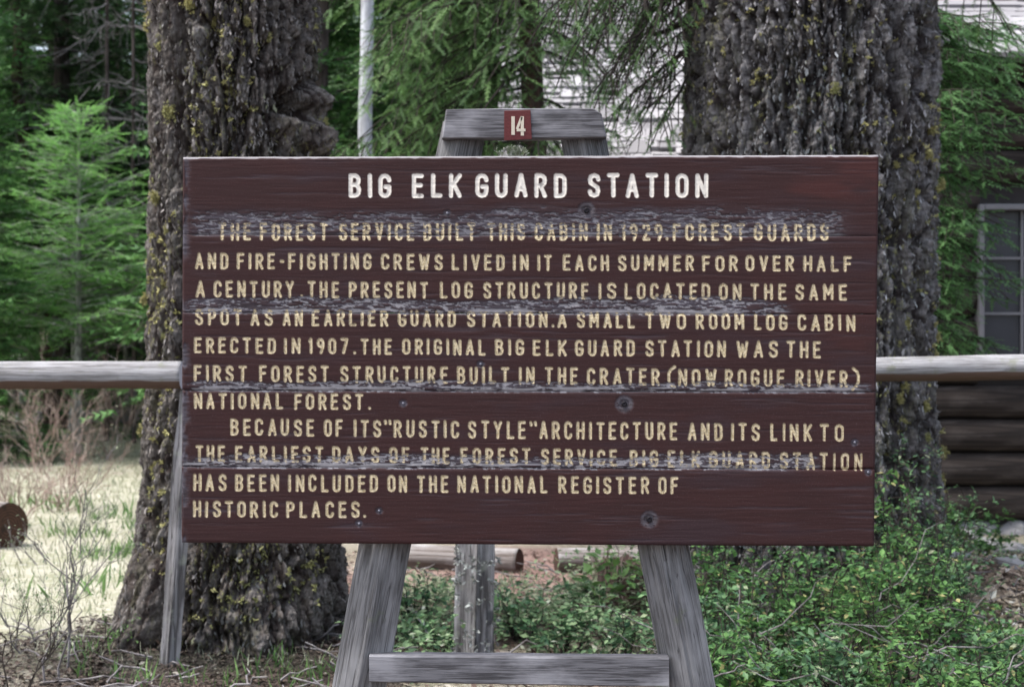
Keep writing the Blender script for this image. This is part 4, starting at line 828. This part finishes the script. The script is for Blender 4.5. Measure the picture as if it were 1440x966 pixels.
# ------------------------------------------------------------------ log cabin
CD = 13.0
cz0 = float(ground_h(4.0, CD)) - .05
cab = thing('log_cabin', 'dark log cabin with pale shingle roof and small paned window behind the right rail', 'building', (5.2, CD, cz0))
co = np.array([5.2, CD, cz0])
def round_log(name, p0, p1, r, mat, parent, origin, endmat=None, ns=14, nl=14, seed=0, wob=.06, rnd=.5, taper=1.):
    a = Acc(); p0 = np.asarray(p0, float); p1 = np.asarray(p1, float); L_3 = np.linalg.norm(p1 - p0)
    th = np.linspace(0, 2 * math.pi, ns, endpoint=False); z = np.linspace(0, L_3, nl); Z_, T_ = np.meshgrid(z, th, indexing='ij')
    rr2 = r * (1 + (taper - 1) * Z_ / L_3) * (1 + wob * 2 * (fbm(np.cos(T_) * 1.5, np.sin(T_) * 1.5, Z_ * 2.2 + seed, 3, seed) - .5))
    bow = r * wob * 2 * (vn(Z_ * .7, seed, 0, seed) - .5)
    V = np.stack([rr2 * np.cos(T_) + bow, rr2 * np.sin(T_) + bow, Z_], -1).reshape(-1, 3)
    i = np.arange(nl - 1)[:, None]; j = np.arange(ns)[None]; jn = (j + 1) % ns
    a.add(V, np.stack([i * ns + j, i * ns + jn, (i + 1) * ns + jn, (i + 1) * ns + j], -1).reshape(-1, 4), rnd)
    a.f += [np.array([list(range(ns))[::-1]]), np.array([list(range((nl - 1) * ns, nl * ns))])]; a.r += [np.array([rnd])] * 2; a.m += [np.array([1 if endmat else 0])] * 2
    o = a.build(name, [mat, endmat] if endmat else mat, parent, smooth=True, vattr={'bark': np.clip(.5 + 1.6 * (-.42 - np.sin(T_)), 0, 1)})  # mask rises towards the log's lower side
    o.data.polygons.foreach_set('use_smooth', [True] * ((nl - 1) * ns) + [False] * 2)
    zax = Vector(p1 - p0).normalized(); y_ = Vector((0, 0, 1)) if abs(zax.z) < .9 else Vector((0, 1, 0)); xax = y_.cross(zax).normalized(); y_ = zax.cross(xax); q = p0 - origin
    o.matrix_local = Matrix(((xax.x, y_.x, zax.x, q[0]), (xax.y, y_.y, zax.y, q[1]), (xax.z, y_.z, zax.z, q[2]), (0, 0, 0, 1))); return o
LR = .139; XL, XR = 2.35, 8.2
WX0, WX1, WZ0, WZ1 = (1368 - 720) / FP * CD, (1368 - 720) / FP * CD + 1.15, CH - (522 - 483) / FP * CD, CH + (483 - 290) / FP * CD
for k in range(14):
    z = CH - (703 - 483) / FP * CD - .02 + .278 * k
    if z + LR > WZ0 and z - LR < WZ1: segs = [(XL, WX0 + .02), (WX1 - .02, XR)]
    else: segs = [(XL - R.uniform(0, .12), XR)]
    for sg_ in segs: round_log('log', (sg_[0], CD, z), (sg_[1], CD, z), LR, M['dark_log'], cab, co, seed=k + 3, wob=.05)
    # side wall, running back
    round_log('log', (XL + .12, CD - .18, z + .135), (XL + .12, CD + 5.5, z + .135), LR, M['dark_log'], cab, co, M['log_end'], seed=k + 33, wob=.05)
a = Acc(); 
for (x0, x1, z0, z1) in ((XL + .1, XR, -.1, WZ0 - .02), (XL + .1, WX0 - .02, WZ0 - .02, WZ1), (WX1 + .02, XR, WZ0 - .02, WZ1), (XL + .1, XR, WZ1, 3.9)):
    boxmesh(a, np.array([(x0 + x1) / 2, CD + .07, (z0 + z1) / 2]) - co, ((x1 - x0) / 2, .05, (z1 - z0) / 2))
a.build('chinking', M['chink'], cab)
# window
a = Acc(); fw = .045
for (x0, x1, z0, z1) in ((WX0, WX0 + fw, WZ0, WZ1), (WX1 - fw, WX1, WZ0, WZ1)): boxmesh(a, np.array([(x0 + x1) / 2, CD - .10, (z0 + z1) / 2]) - co, ((x1 - x0) / 2, .08, (z1 - z0) / 2), bev=.006)
for (z0, z1) in ((WZ0 - .002, WZ0 + fw), (WZ1 - fw, WZ1 + .002)): boxmesh(a, np.array([(WX0 + WX1) / 2, CD - .10, (z0 + z1) / 2]) - co, ((WX1 - WX0) / 2 - fw - .001, .077, (z1 - z0) / 2), bev=.006)
wf = a.build('window', M['white_trim'], cab); wf['label'] = 'white framed window with small square panes'
a = Acc()
for k in (1, 2):
    xk = WX0 + (WX1 - WX0) * k / 3; boxmesh(a, np.array([xk, CD - .07, (WZ0 + WZ1) / 2]) - co, (.011, .014, (WZ1 - WZ0) / 2 - fw)); zk = WZ0 + .02 + (WZ1 - WZ0) * k / 3
    boxmesh(a, np.array([(WX0 + WX1) / 2, CD - .071, zk]) - co, ((WX1 - WX0) / 2 - fw, .010, .011))
a.build('muntins', M['white_trim'], wf)
t = NT('window_glass'); t.col(t.mix(t.noise(t.coord((1, 1, .6)), 3, 2), (.015, .017, .022), (.05, .055, .07))); t.rough(.25); t.p.inputs['Specular IOR Level'].default_value = .35; M['glass'] = t.m
pane0 = None
for i_ in range(3):
    for j_ in range(3):
        xa, xb = WX0 + (WX1 - WX0) * i_ / 3, WX0 + (WX1 - WX0) * (i_ + 1) / 3; za, zb = WZ0 + .02 + (WZ1 - WZ0) * j_ / 3, WZ0 + .02 + (WZ1 - WZ0) * (j_ + 1) / 3
        a = Acc(); boxmesh(a, np.array([(xa + xb) / 2, CD - .05, (za + zb) / 2]) - co, ((xb - xa) / 2 - .003, .003, (zb - za) / 2 - .003)); a.build('pane', M['glass'], wf)
# roofs of pale shingles
t = NT('pale_shingle'); r_ = t.attr('rnd'); n = t.noise(t.coord((30, 3, 30)), 1, 4); oi = t.n.new('ShaderNodeObjectInfo').outputs['Random']
c = t.mix(oi, (.20, .195, .205), (.42, .415, .43)); c = t.mix(t.ramp(n, .5, .8), c, (.22, .21, .23)); t.col(c); t.rough(.8); M['shingle'] = t.m
t = NT('roof_underlay'); t.col((.12, .11, .12)); M['under'] = t.m
def roof(x0, x1, yf, zf, slope, rows, expo, wid, maxparts, parent, origin, under=True):
    ca, sa = math.cos(slope), math.sin(slope); data = []
    for q in range(3):
        a = Acc(); w_ = wid * (.85 + .15 * q); L_4 = expo * 1.5; V = []
        for (yy, zz_) in ((0, -.012), (0, .022), (L_4, .002), (L_4, -.004)):
            for x in (-w_ / 2, w_ / 2): V.append([x, yy * ca - zz_ * sa, yy * sa + zz_ * ca])
        a.add(V, [[0, 1, 3, 2], [2, 3, 5, 4], [4, 5, 7, 6], [6, 7, 1, 0], [0, 2, 4, 6], [1, 7, 5, 3]]); o = a.build('shingle', M['shingle'], parent); data.append((o.data, w_)); bpy.data.objects.remove(o)
    n = 0; rest = Acc()
    for r in range(rows):
        x = x0 + R.uniform(-wid, 0)
        while x < x1:
            me, w_ = data[R.integers(3)]; p = np.array([x + w_ / 2, yf + r * expo * ca + R.uniform(-.018, .018), zf + r * expo * sa]) - origin
            if n < maxparts:
                o = bpy.data.objects.new('shingle', me); C.objects.link(o); o.parent = parent; o.location = p; o.rotation_euler[1] = R.normal(0, .014); o.scale = (1, 1, R.uniform(.6, 1.5)); n += 1
            else:
                co_ = np.array([v.co[:] for v in me.vertices]) + p; rest.add(co_, [tuple(pp.vertices) for pp in me.polygons], R.random())
            x += w_ + .006
    if rest.n: o = rest.build('shingle_field', M['shingle'], parent); o['kind'] = 'stuff'
    a = Acc(); Lr = rows * expo + .1; V = []
    for (yy, zz_) in ((.03, -.02), (Lr, -.02), (Lr, -.07), (.03, -.07)):
        for x in (x0 - .02, x1 + .02): V.append([x, yf + yy * ca - zz_ * sa, zf + yy * sa + zz_ * ca])
    a.add(np.array(V) - origin, [[0, 1, 3, 2], [2, 3, 5, 4], [4, 5, 7, 6], [6, 7, 1, 0], [0, 2, 4, 6], [1, 7, 5, 3]]); a.build('roof_deck', M['under'], parent)
sl_ = math.radians(34)
yE = CD - .55; zE = CH + (483 - 78) / FP * yE
roof(XL - .5, XR + .3, yE, zE, sl_, 16, .125, .21, 150, cab, co)
# gable wing to the left and behind, lower eave
yW = 14.6; zW = CH + (483 - 236) / FP * yW
roof((722 - 720) / FP * yW, 2.5, yW, zW, sl_, 38, .125, .21, 290 - 150 + 100, cab, co)
for k in range(12):
    z = .1 + .278 * k
    if z < zW - .05: round_log('log', (.35, yW + .45, z), (2.6, yW + .45, z), LR, M['dark_log'], cab, co, M['log_end'], seed=k + 63, wob=.05)
# foundation stones along the wall
def rock(name, c, s, seed, mat, label=None, parent=None, origin=None, cat='stone', group=None):
    a = Acc(); nu, nv = 12, 8; th = np.linspace(0, 2 * math.pi, nu, endpoint=False); ph = np.linspace(.12, math.pi - .12, nv); PH, TH_ = np.meshgrid(ph, th, indexing='ij')
    n_ = np.stack([np.sin(PH) * np.cos(TH_), np.sin(PH) * np.sin(TH_), np.cos(PH)], -1); r_ = 1 + .5 * (fbm(n_[..., 0] * 1.4 + seed, n_[..., 1] * 1.4, n_[..., 2] * 1.4, 3, seed) - .5) * 2
    V = (n_ * r_[..., None] * np.array(s)).reshape(-1, 3); i = np.arange(nv - 1)[:, None]; j = np.arange(nu)[None]; jn = (j + 1) % nu
    if parent is not None: V = V + np.array(c) - origin
    a.add(V, np.stack([i * nu + j, (i + 1) * nu + j, (i + 1) * nu + jn, i * nu + jn], -1).reshape(-1, 4))
    a.f += [np.array([list(range(nu))]), np.array([list(range((nv - 1) * nu, nv * nu))[::-1]])]; a.r += [np.array([.5])] * 2; a.m += [np.array([0])] * 2
    o = a.build(name, mat, parent)
    if parent is None: o.location = c; tag(o, label, cat, group)
    return o
for k in range(16):
    x = 2.4 + k * .36; rock('foundation_stone', (x, CD + .02, -.02), (.2, .16, R.uniform(.08, .13)), k, M['stone'], parent=cab, origin=co)

# ------------------------------------------------------------------ rails, posts, logs, stump
RD = 7.35
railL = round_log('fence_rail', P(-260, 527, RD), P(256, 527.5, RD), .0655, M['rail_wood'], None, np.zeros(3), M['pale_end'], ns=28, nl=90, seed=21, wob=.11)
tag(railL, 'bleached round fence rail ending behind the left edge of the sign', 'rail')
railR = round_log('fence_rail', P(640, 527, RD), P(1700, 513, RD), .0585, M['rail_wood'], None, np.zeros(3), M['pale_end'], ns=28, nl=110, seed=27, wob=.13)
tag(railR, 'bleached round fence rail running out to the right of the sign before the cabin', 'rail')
def stake(name, label, top, bot, w, dd, mat, seed, cat='post', rnd=.3, nl=70, checks=.01, rough=.010):
    b = np.array(bot); b[2] = float(ground_h(b[0], b[1])) - .12
    o = timber(name, b, top, w, dd, mat, None, np.zeros(3), nl=nl, seed=seed, rough=rough, rnd=rnd, checks=checks); return tag(o, label, cat)
stake('fence_stake', 'leaning split grey stake propping the left rail in front of the furrowed trunk', P(262, 549, RD + .02), P(239, 930, RD + .08), .095, .06, M['post_wood'], 31)
kp = stake('fence_post', 'short knotty grey post seen between the easel legs', P(672, 520, RD + .12), P(670, 945, RD + .12), .19, .15, M['post_wood'], 37, rnd=.8, checks=.035, rough=.022)
a = Acc(); n_ = 160; th_ = R.uniform(-math.pi, 0, n_); z_ = R.uniform(.2, 1.4, n_); tuft(a, np.stack([.10 * np.cos(th_), .085 * np.sin(th_), z_], -1), th_, R.uniform(.010, .026, n_), 8); M['pale_lichen'] = leaf_mat('pale_lichen', (.12, .11, .11), (.50, .49, .48), .1); lo_ = a.build('lichen', M['pale_lichen'], kp); lo_['kind'] = 'stuff'
stake('fence_post', 'post under the right rail beyond the right edge of the photo', P(1600, 530, RD + .02), P(1600, 945, RD + .02), .15, .14, M['post_wood'], 41, rnd=.7)
stake('fence_post', 'post under the left rail beyond the left edge of the photo', P(-200, 547, RD + .02), P(-200, 945, RD + .02), .15, .14, M['post_wood'], 43, rnd=.7)
def lying(name, label, p0, p1, r, mat, em, seed, cat='log', **kw):
    for p in (p0, p1): p[2] = float(ground_h(p[0], p[1])) + r * .85
    return tag(round_log(name, p0, p1, r, mat, None, np.zeros(3), em, ns=20, nl=30, seed=seed, **kw), label, cat)
lying('fallen_log', 'cut log with a red brown sawn end at the left edge of the meadow', np.array([-5.6, 13.2, 0]), np.array([-3.86, 12.0, 0]), .185, M['old_log'], M['log_end'], 51)
lying('fallen_log', 'pale log lying behind the knotty post between the easel legs', np.array([-.75, 10.75, 0]), np.array([.05, 10.45, 0]), .085, M['old_log'], M['log_end'], 52, wob=.1)
lying('fallen_log', 'pale topped log lying just left of the right easel leg', np.array([.30, 10.6, 0]), np.array([.86, 10.7, 0]), .085, M['old_log'], M['log_end'], 53, wob=.1)
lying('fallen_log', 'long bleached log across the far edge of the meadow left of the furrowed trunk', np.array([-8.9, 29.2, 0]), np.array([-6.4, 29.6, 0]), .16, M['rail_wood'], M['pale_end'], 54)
# stump
def stump():
    c = P(875, 483 + FP * CH / 9.0, 9.0); c[2] = float(ground_h(c[0], c[1])); root = thing('stump', 'small dark broken stump left of the right easel leg', 'stump', c); a = Acc()
    nu = 26; zz = np.linspace(-.05, .16, 10); th = np.linspace(0, 2 * math.pi, nu, endpoint=False); Z_, T_ = np.meshgrid(zz, th, indexing='ij')
    jag = .14 * vn(T_ * 3, 0, 0, 3); Zz = np.where(Z_ > .11, Z_ + jag, Z_); r_ = (.12 + .07 * np.exp(-np.maximum(Z_, 0) / .08)) * (1 + .3 * (vn(T_ * 4, Z_ * 8, 0, 5) - .5)) * (1 - .5 * Z_)
    V = np.stack([r_ * np.cos(T_), r_ * np.sin(T_), Zz], -1).reshape(-1, 3); V = np.vstack([V, [0, 0, .10]]); i = np.arange(9)[:, None]; j = np.arange(nu)[None]; jn = (j + 1) % nu
    a.add(V, np.stack([i * nu + j, i * nu + jn, (i + 1) * nu + jn, (i + 1) * nu + j], -1).reshape(-1, 4)); a.f.append(np.array([[9 * nu + q, 9 * nu + (q + 1) % nu, 10 * nu] for q in range(nu)])); a.r.append(np.full(nu, .5)); a.m.append(np.zeros(nu))
    a.build('wood', M['red_bark'], root)
stump()
# rocks and rubble by the bank at the right
GR = 'pale stones on the bank at the right'
RK = [(1352, 745, 12.0, .16, 'flat blue-grey stone by the foot of the cabin wall'), (1385, 752, 11.8, .12, 'rounder blue-grey stone beside the flat one at the cabin foot'), (1425, 757, 11.5, .13, 'pale stone at the right edge below the cabin wall'),
      (1345, 838, 9.3, .09, 'bright white stone low in the leaf litter at the right'), (1385, 800, 9.8, .10, 'tan stone in the middle of the leaf litter bank'), (1420, 835, 9.2, .09, 'grey stone half buried near the right edge')]
for k, (px, py, d, s, lb) in enumerate(RK):
    c = P(px, py, d); c[2] = float(ground_h(c[0], c[1])) + s * .25; rock('stone', c, (s, s * .8, s * .5), 100 + k, M['stone'], lb, group=None)

# ------------------------------------------------------------------ shrubs and small plants
TL = np.array([[0, 0, 0], [.32, .24, .05], [.75, .18, .03], [1, 0, -.05], [.75, -.18, .03], [.32, -.24, .05], [.5, 0, -.04]]); FLf = np.array([[0, 1, 6], [1, 2, 6], [2, 3, 6], [3, 4, 6], [4, 5, 6], [5, 0, 6]])
TL4 = np.array([[0, 0, 0], [.5, .26, .06], [1, 0, -.04], [.5, -.26, .06]]); FL4 = np.array([[0, 1, 2], [0, 2, 3]])
def shrub(label, x, y, h, w, nst, nlf, lsz, mat, smat, cat='shrub', name='leafy_shrub', group=None):
    z0 = float(ground_h(x, y)); root = thing(name, label, cat, (x, y, z0), group); st, fo = Acc(), Acc(); PP, AA = [], []
    for k in range(nst):
        a_ = R.uniform(0, 6.28); sp = w * math.sqrt(R.uniform(.02, 1)); e_ = np.array([math.cos(a_) * sp, math.sin(a_) * sp, h * R.uniform(.55, 1.05) * (1 - .35 * (sp / w) ** 2)])
        s0 = np.array([math.cos(a_), math.sin(a_), 0]) * .35 * sp; pts = bent(s0, e_, 7, .04, -.06); tube(st, pts, np.linspace(.005, .0015, 7), 4)
        for b in range(5):
            f = R.uniform(.25, 1); q = pts[int(f * 6)]; e2 = q + R.normal(0, 1, 3) * [.12, .12, .06] * (h / .6) + [0, 0, .03]; pb = bent(q, e2, 4, .05); tube(st, pb, np.linspace(.0025, .001, 4), 3)
            m = max(3, nlf // (nst * 5)); ff = R.random((m, 1)); PP.append(q + (e2 - q) * ff + R.normal(0, .012, (m, 3))); AA.append(R.normal(0, 1, (m, 3)) * [1, 1, .45] + nrm(e2 - q) * .5)
    PP, AA = np.vstack(PP), np.vstack(AA); stamp(fo, TL4, [FL4], PP, AA, np.array([0, 0, 1.]) + R.normal(0, .5, PP.shape), lsz * R.uniform(.4, 1.6, len(PP)), np.clip(R.normal(.40, .32, len(PP)) + .25 * (PP[:, 2] / h - .5), 0, 1))
    st.build('stems', smat, root); fo.build('leaves', mat, root)
    return root
SH = [(1300, 8.25, 1.0, .30, 'tallest leafy shrub, before the right foot of the right trunk'), (1322, 7.9, .50, .20, 'loose leafy shrub right of the foot of the right trunk'), (1010, 6.9, .62, .34, 'leafy shrub directly right of the right easel leg'), (1090, 7.3, .68, .36, 'leafy shrub below the sign, second from the right easel leg'), (1175, 7.2, .70, .38, 'leafy shrub under the lower right corner of the sign'),
      (1255, 7.6, .88, .36, 'tall leafy shrub climbing the foot of the right trunk'), (1290, 6.8, .62, .34, 'leafy shrub below and before the foot of the right trunk'), (1060, 6.0, .50, .32, 'low leafy shrub at the bottom edge beside the right easel leg'),
      (1160, 5.9, .46, .34, 'low leafy shrub at the bottom edge below the middle of the thicket'), (1260, 5.9, .46, .34, 'low leafy shrub at the bottom edge below the right trunk'), (1380, 6.6, .30, .30, 'blue-green leafy shrub before the leaf litter bank'),
      (1440, 6.9, .34, .28, 'leafy shrub at the right edge of the photo'), (1400, 5.8, .42, .34, 'low blue-green shrub in the bottom right corner'), (1215, 8.1, .72, .34, 'leafy shrub tucked against the left foot of the right trunk'), (985, 8.0, .66, .38, 'leafy shrub behind the right easel leg'),
      (1040, 8.6, .74, .42, 'pale leafy shrub behind the thicket under the sign')]
for k, (px, d, h, w, lb) in enumerate(SH):
    x = (px - 720) / FP * d; shrub(lb, x, d, h, w, 24, 2100, .032 if k % 3 else .027, M['shrub2'] if k in (0, 1, 2, 8, 10, 13) else M['shrub'], M['dark_twig'], group='leafy shrubs of the thicket under the right half of the sign')
shrub('yellow green broad leaved sprig beside the stump left of the right easel leg', (850 - 720) / FP * 8.7, 8.7, .62, .12, 7, 90, .075, M['green_grass'], M['red_twig'], cat='plant', name='leafy_sprig')
shrub('small green shrub on the bank by the foot of the cabin', (1345 - 720) / FP * 11.3, 11.3, .5, .45, 22, 1800, .04, M['shrub'], M['dark_twig'])
GP = 'small leafy plants between the easel legs'
for (px, d, h, lb) in [(590, 8.6, .30, 'small leafy plant nearest the left easel leg'), (612, 7.9, .22, 'low leafy plant just left of the knotty post'), (735, 8.3, .30, 'small leafy plant just right of the knotty post'), (790, 8.0, .24, 'small leafy plant midway between the knotty post and the stump'), (820, 8.9, .26, 'small leafy plant left of the stump'), (885, 7.8, .30, 'small leafy plant nearest the right easel leg')]:
    shrub(lb, (px - 720) / FP * d, d, h, .24, 10, 300, .04, M['shrub2'], M['dark_twig'], cat='plant', name='leafy_plant', group=GP)
# dead twigs threaded through the thicket
dt = Acc()
for _ in range(70):
    px, d = R.uniform(960, 1480), R.uniform(5.6, 8.2); x = (px - 720) / FP * d; q = np.array([x, d, float(ground_h(x, d)) + R.uniform(.02, .35)]); e_ = q + R.normal(0, 1, 3) * [.3, .12, .12] + [0, 0, .12]; tube(dt, bent(q, e_, 6, .04), np.linspace(.004, .0012, 6), 4)
o = dt.build('dead_twigs', M['dead'], None); o['kind'] = 'stuff'; o['label'] = 'pale dead twigs threaded through the green thicket'

# bare twiggy shrubs
def twigs(acc, q, dv, L, r, depth, leafs=None):
    e_ = q + dv * L; pts = bent(q, e_, 5, .05, -.02); tube(acc, pts, np.linspace(r, r * .55, 5), 4 if depth > 1 else 3)
    if leafs is not None and depth <= 1: leafs.append(pts[-1]); leafs.append(pts[2])
    if depth == 0: return
    for _ in range(R.integers(2, 5)):
        f = R.uniform(.3, 1); p = q + (e_ - q) * f; nd = nrm(dv + R.normal(0, .42, 3) + np.array([0, 0, .12])); twigs(acc, p, nd, L * R.uniform(.45, .75), r * .55, depth - 1, leafs)
def twig_shrub(label, px, d, h, n, depth, mat, spread=.5, r=.006, leafmat=None, ls=.018, name='bare_shrub', group=None):
    x = (px - 720) / FP * d; root = thing(name, label, 'shrub', (x, d, float(ground_h(x, d))), group); a = Acc(); lf = [] if leafmat else None
    for k in range(n): twigs(a, np.array([R.normal(0, .06), R.normal(0, .06), -.02]), nrm(np.array([R.normal(0, spread), R.normal(0, spread), 1.])), h * R.uniform(.4, .62), r, depth, lf)
    a.build('stems', mat, root)
    if lf:
        b = Acc(); lf = np.array(lf); lf = np.vstack([lf, lf + R.normal(0, .012, lf.shape)]); stamp(b, TL4, [FL4], lf, R.normal(0, 1, lf.shape), [0, 0, 1.], ls * R.uniform(.6, 1.3, len(lf))); b.build('leaves', leafmat, root)
    return root
GB = 'bare reddish bushes in the meadow at the left'
twig_shrub('reddish bare bush at the left edge just below the rail', 20, 13.2, 1.0, 15, 3, M['red_twig'], group=GB); twig_shrub('reddish bare bush between the cut log and the furrowed trunk', 95, 14.5, 1.0, 15, 3, M['red_twig'], group=GB)
twig_shrub('pale bare bush far back below the young fir', 60, 19, 1.6, 9, 3, M['red_twig'], group=GB); twig_shrub('tawny bare bush behind the rail right of the young fir', 150, 21, 1.5, 12, 3, M['red_twig'], group=GB)
twig_shrub('small bare bush beside the cut log', 60, 11.2, .45, 3, 2, M['dead'], group=GB)
GS = 'spindly budding saplings in the lower left'
twig_shrub('spindly sapling with tiny buds at the lower left edge', 25, 6.6, .8, 2, 3, M['dark_twig'], .28, .005, M['sage'], group=GS, name='spindly_sapling')
twig_shrub('tallest spindly sapling left of the flared roots', 92, 7.2, 1.05, 3, 3, M['dead'], .16, .006, M['sage'], group=GS, name='spindly_sapling')
twig_shrub('short spindly sapling nearest the flared roots', 128, 7.6, .5, 2, 3, M['dark_twig'], .3, .004, M['green_grass'], group=GS, name='spindly_sapling')
twig_shrub('forked spindly sapling at the bottom left corner', 40, 7.8, .6, 3, 3, M['dead'], .3, .004, M['sage'], group=GS, name='spindly_sapling')

# stuff: grass, cover, litter
TB = np.array([[0, -.05, 0], [0, .05, 0], [.5, .04, .06], [.5, -.04, .06], [1, 0, .25]]); FB4 = np.array([[0, 1, 2, 3]]); FB3 = np.array([[3, 2, 4]])
def grass(name, label, n, px0, px1, d0, d1, hgt, mat, patch=None, w=1.):
    a = Acc(); d = np.sqrt(R.uniform(d0 ** 2, d1 ** 2, n)); x = (R.uniform(px0, px1, n) - 720) / FP * d
    if patch is not None: k = fbm(x * patch, d * patch, 0, 3, 200) > .5; x, d = x[k], d[k]
    n = len(x); z = ground_h(x, d); pos = np.stack([x, d, z], -1); ax = np.stack([R.normal(0, .35, n), R.normal(0, .35, n), np.ones(n)], -1)
    h = hgt * R.uniform(.4, 1.4, n); stamp(a, TB, [FB4, FB3], pos, ax, R.normal(0, 1, (n, 3)), np.stack([h, h * w * (d / 9) ** .5, h], -1)); o = a.build(name, mat, None); o['kind'] = 'stuff'; o['label'] = label; return o
grass('meadow_grass', 'dry pale grass over the sunlit meadow at the left', 33000, -150, 480, 7.4, 33, .06, M['grass'])
grass('green_grass', 'patches of fresh green grass in the meadow', 1500, -100, 260, 9.5, 15, .13, M['green_grass'], .9)
grass('green_grass', 'bright green tuft beside the cut log in the meadow', 1700, 60, 205, 11.2, 14.0, .08, M['green_grass'], 2.2)
grass('green_grass', 'green blades round the flared roots and stake', 420, 100, 480, 7.0, 7.8, .09, M['green_grass'], 1.8)
grass('dry_grass', 'dry tufts behind the easel legs', 1800, 480, 1000, 7.6, 10, .09, M['grass'], 1.2)
def cover(name, label, n, px0, px1, d0, d1, hmax, lsz, mat, patch=1.5, thr=.42):
    a = Acc(); d = np.sqrt(R.uniform(d0 ** 2, d1 ** 2, n)); x = (R.uniform(px0, px1, n) - 720) / FP * d; k = fbm(x * patch, d * patch, 0, 3, 300) > thr; x, d = x[k], d[k]; n = len(x)
    z = ground_h(x, d) + hmax * R.random(n) ** 1.5 * fbm(x * 3, d * 3, 0, 2, 301) * 1.6; stamp(a, TL4, [FL4], np.stack([x, d, z], -1), R.normal(0, 1, (n, 3)) * [1, 1, .35], np.array([0, 0, 1.]) + R.normal(0, .4, (n, 3)), lsz * R.uniform(.5, 1.3, n)); o = a.build(name, mat, None); o['kind'] = 'stuff'; o['label'] = label; return o
cover('ground_cover', 'low green leaves between the easel legs', 12000, 480, 1000, 7.2, 9.7, .24, .042, M['cover'], 2.4, .52)
cover('ground_cover', 'pale sage leaves before the pink earth behind the easel', 5500, 540, 960, 8.6, 9.9, .16, .04, M['sage'], 1.8, .5)
cover('ground_cover', 'green leaves on the bank under the cabin', 7000, 1000, 1500, 7.5, 12, .12, .035, M['cover'], 1.4, .5)
M['dark_litter'] = leaf_mat('dark_leaf_litter', (.018, .012, .010), (.11, .078, .062), .05, (.28, .26, .22)); M['straw'] = leaf_mat('straw_litter', (.14, .10, .075), (.46, .38, .30), .1, (.66, .63, .58))  # straw: tan litter with the bank's sun patch put into its colour
def litter(label, n, px0, px1, d0, d1, s, mk='litter'):
    a = Acc(); d = np.sqrt(R.uniform(d0 ** 2, d1 ** 2, n)); x = (R.uniform(px0, px1, n) - 720) / FP * d
    stamp(a, TL4, [FL4], np.stack([x, d, ground_h(x, d) + R.uniform(0, .025, n)], -1), R.normal(0, 1, (n, 3)) * [1, 1, .3], np.array([0, 0, 1.]) + R.normal(0, .35, (n, 3)), s * R.uniform(.4, 1.4, n)); o = a.build('leaf_litter', M[mk], None); o['kind'] = 'stuff'; o['label'] = label
litter('brown litter round the flared roots', 9000, 110, 560, 6.6, 8.6, .03, 'dark_litter'); litter('brown litter at the lower left', 4000, -100, 150, 6.3, 8.2, .03, 'dark_litter'); litter('brown litter between the easel legs', 5000, 460, 1000, 6.8, 11.5, .04); litter('tan litter on the bank at the right', 9000, 1290, 1520, 7.6, 11.5, .055, 'straw')
def sticks(label, n, px0, px1, d0, d1, mat):
    a = Acc()
    for _ in range(n):
        d = R.uniform(d0, d1); x = (R.uniform(px0, px1) - 720) / FP * d; an = R.uniform(0, math.pi); L_ = R.uniform(.08, .38); q = np.array([x, d, float(ground_h(x, d)) + .02]); e_ = q + np.array([math.cos(an) * L_, math.sin(an) * L_ * .6, R.uniform(0, .08)])
        tube(a, bent(q, e_, 5, .04), np.linspace(.006, .003, 5), 4)
    o = a.build('fallen_sticks', mat, None); o['kind'] = 'stuff'; o['label'] = label
sticks('grey sticks strewn round the flared roots', 60, -20, 560, 6.7, 8.3, M['dead']); sticks('sticks on the ground between the easel legs', 60, 480, 1000, 7.2, 11, M['dead']); sticks('sticks in the litter on the right bank', 60, 1250, 1500, 7.5, 11, M['dead'])
st_ = Acc(); q0, q1 = P(570, 850, 8.9), P(612, 915, 8.0); tube(st_, bent(q0 + [0, 0, .05], q1 + [0, 0, .03], 8, .01), np.linspace(.008, .014, 8), 7, cap=True)
tag(st_.build('fallen_stick', M['rail_wood'], None), 'pale peeled stick slanting down beside the left easel leg', 'stick')
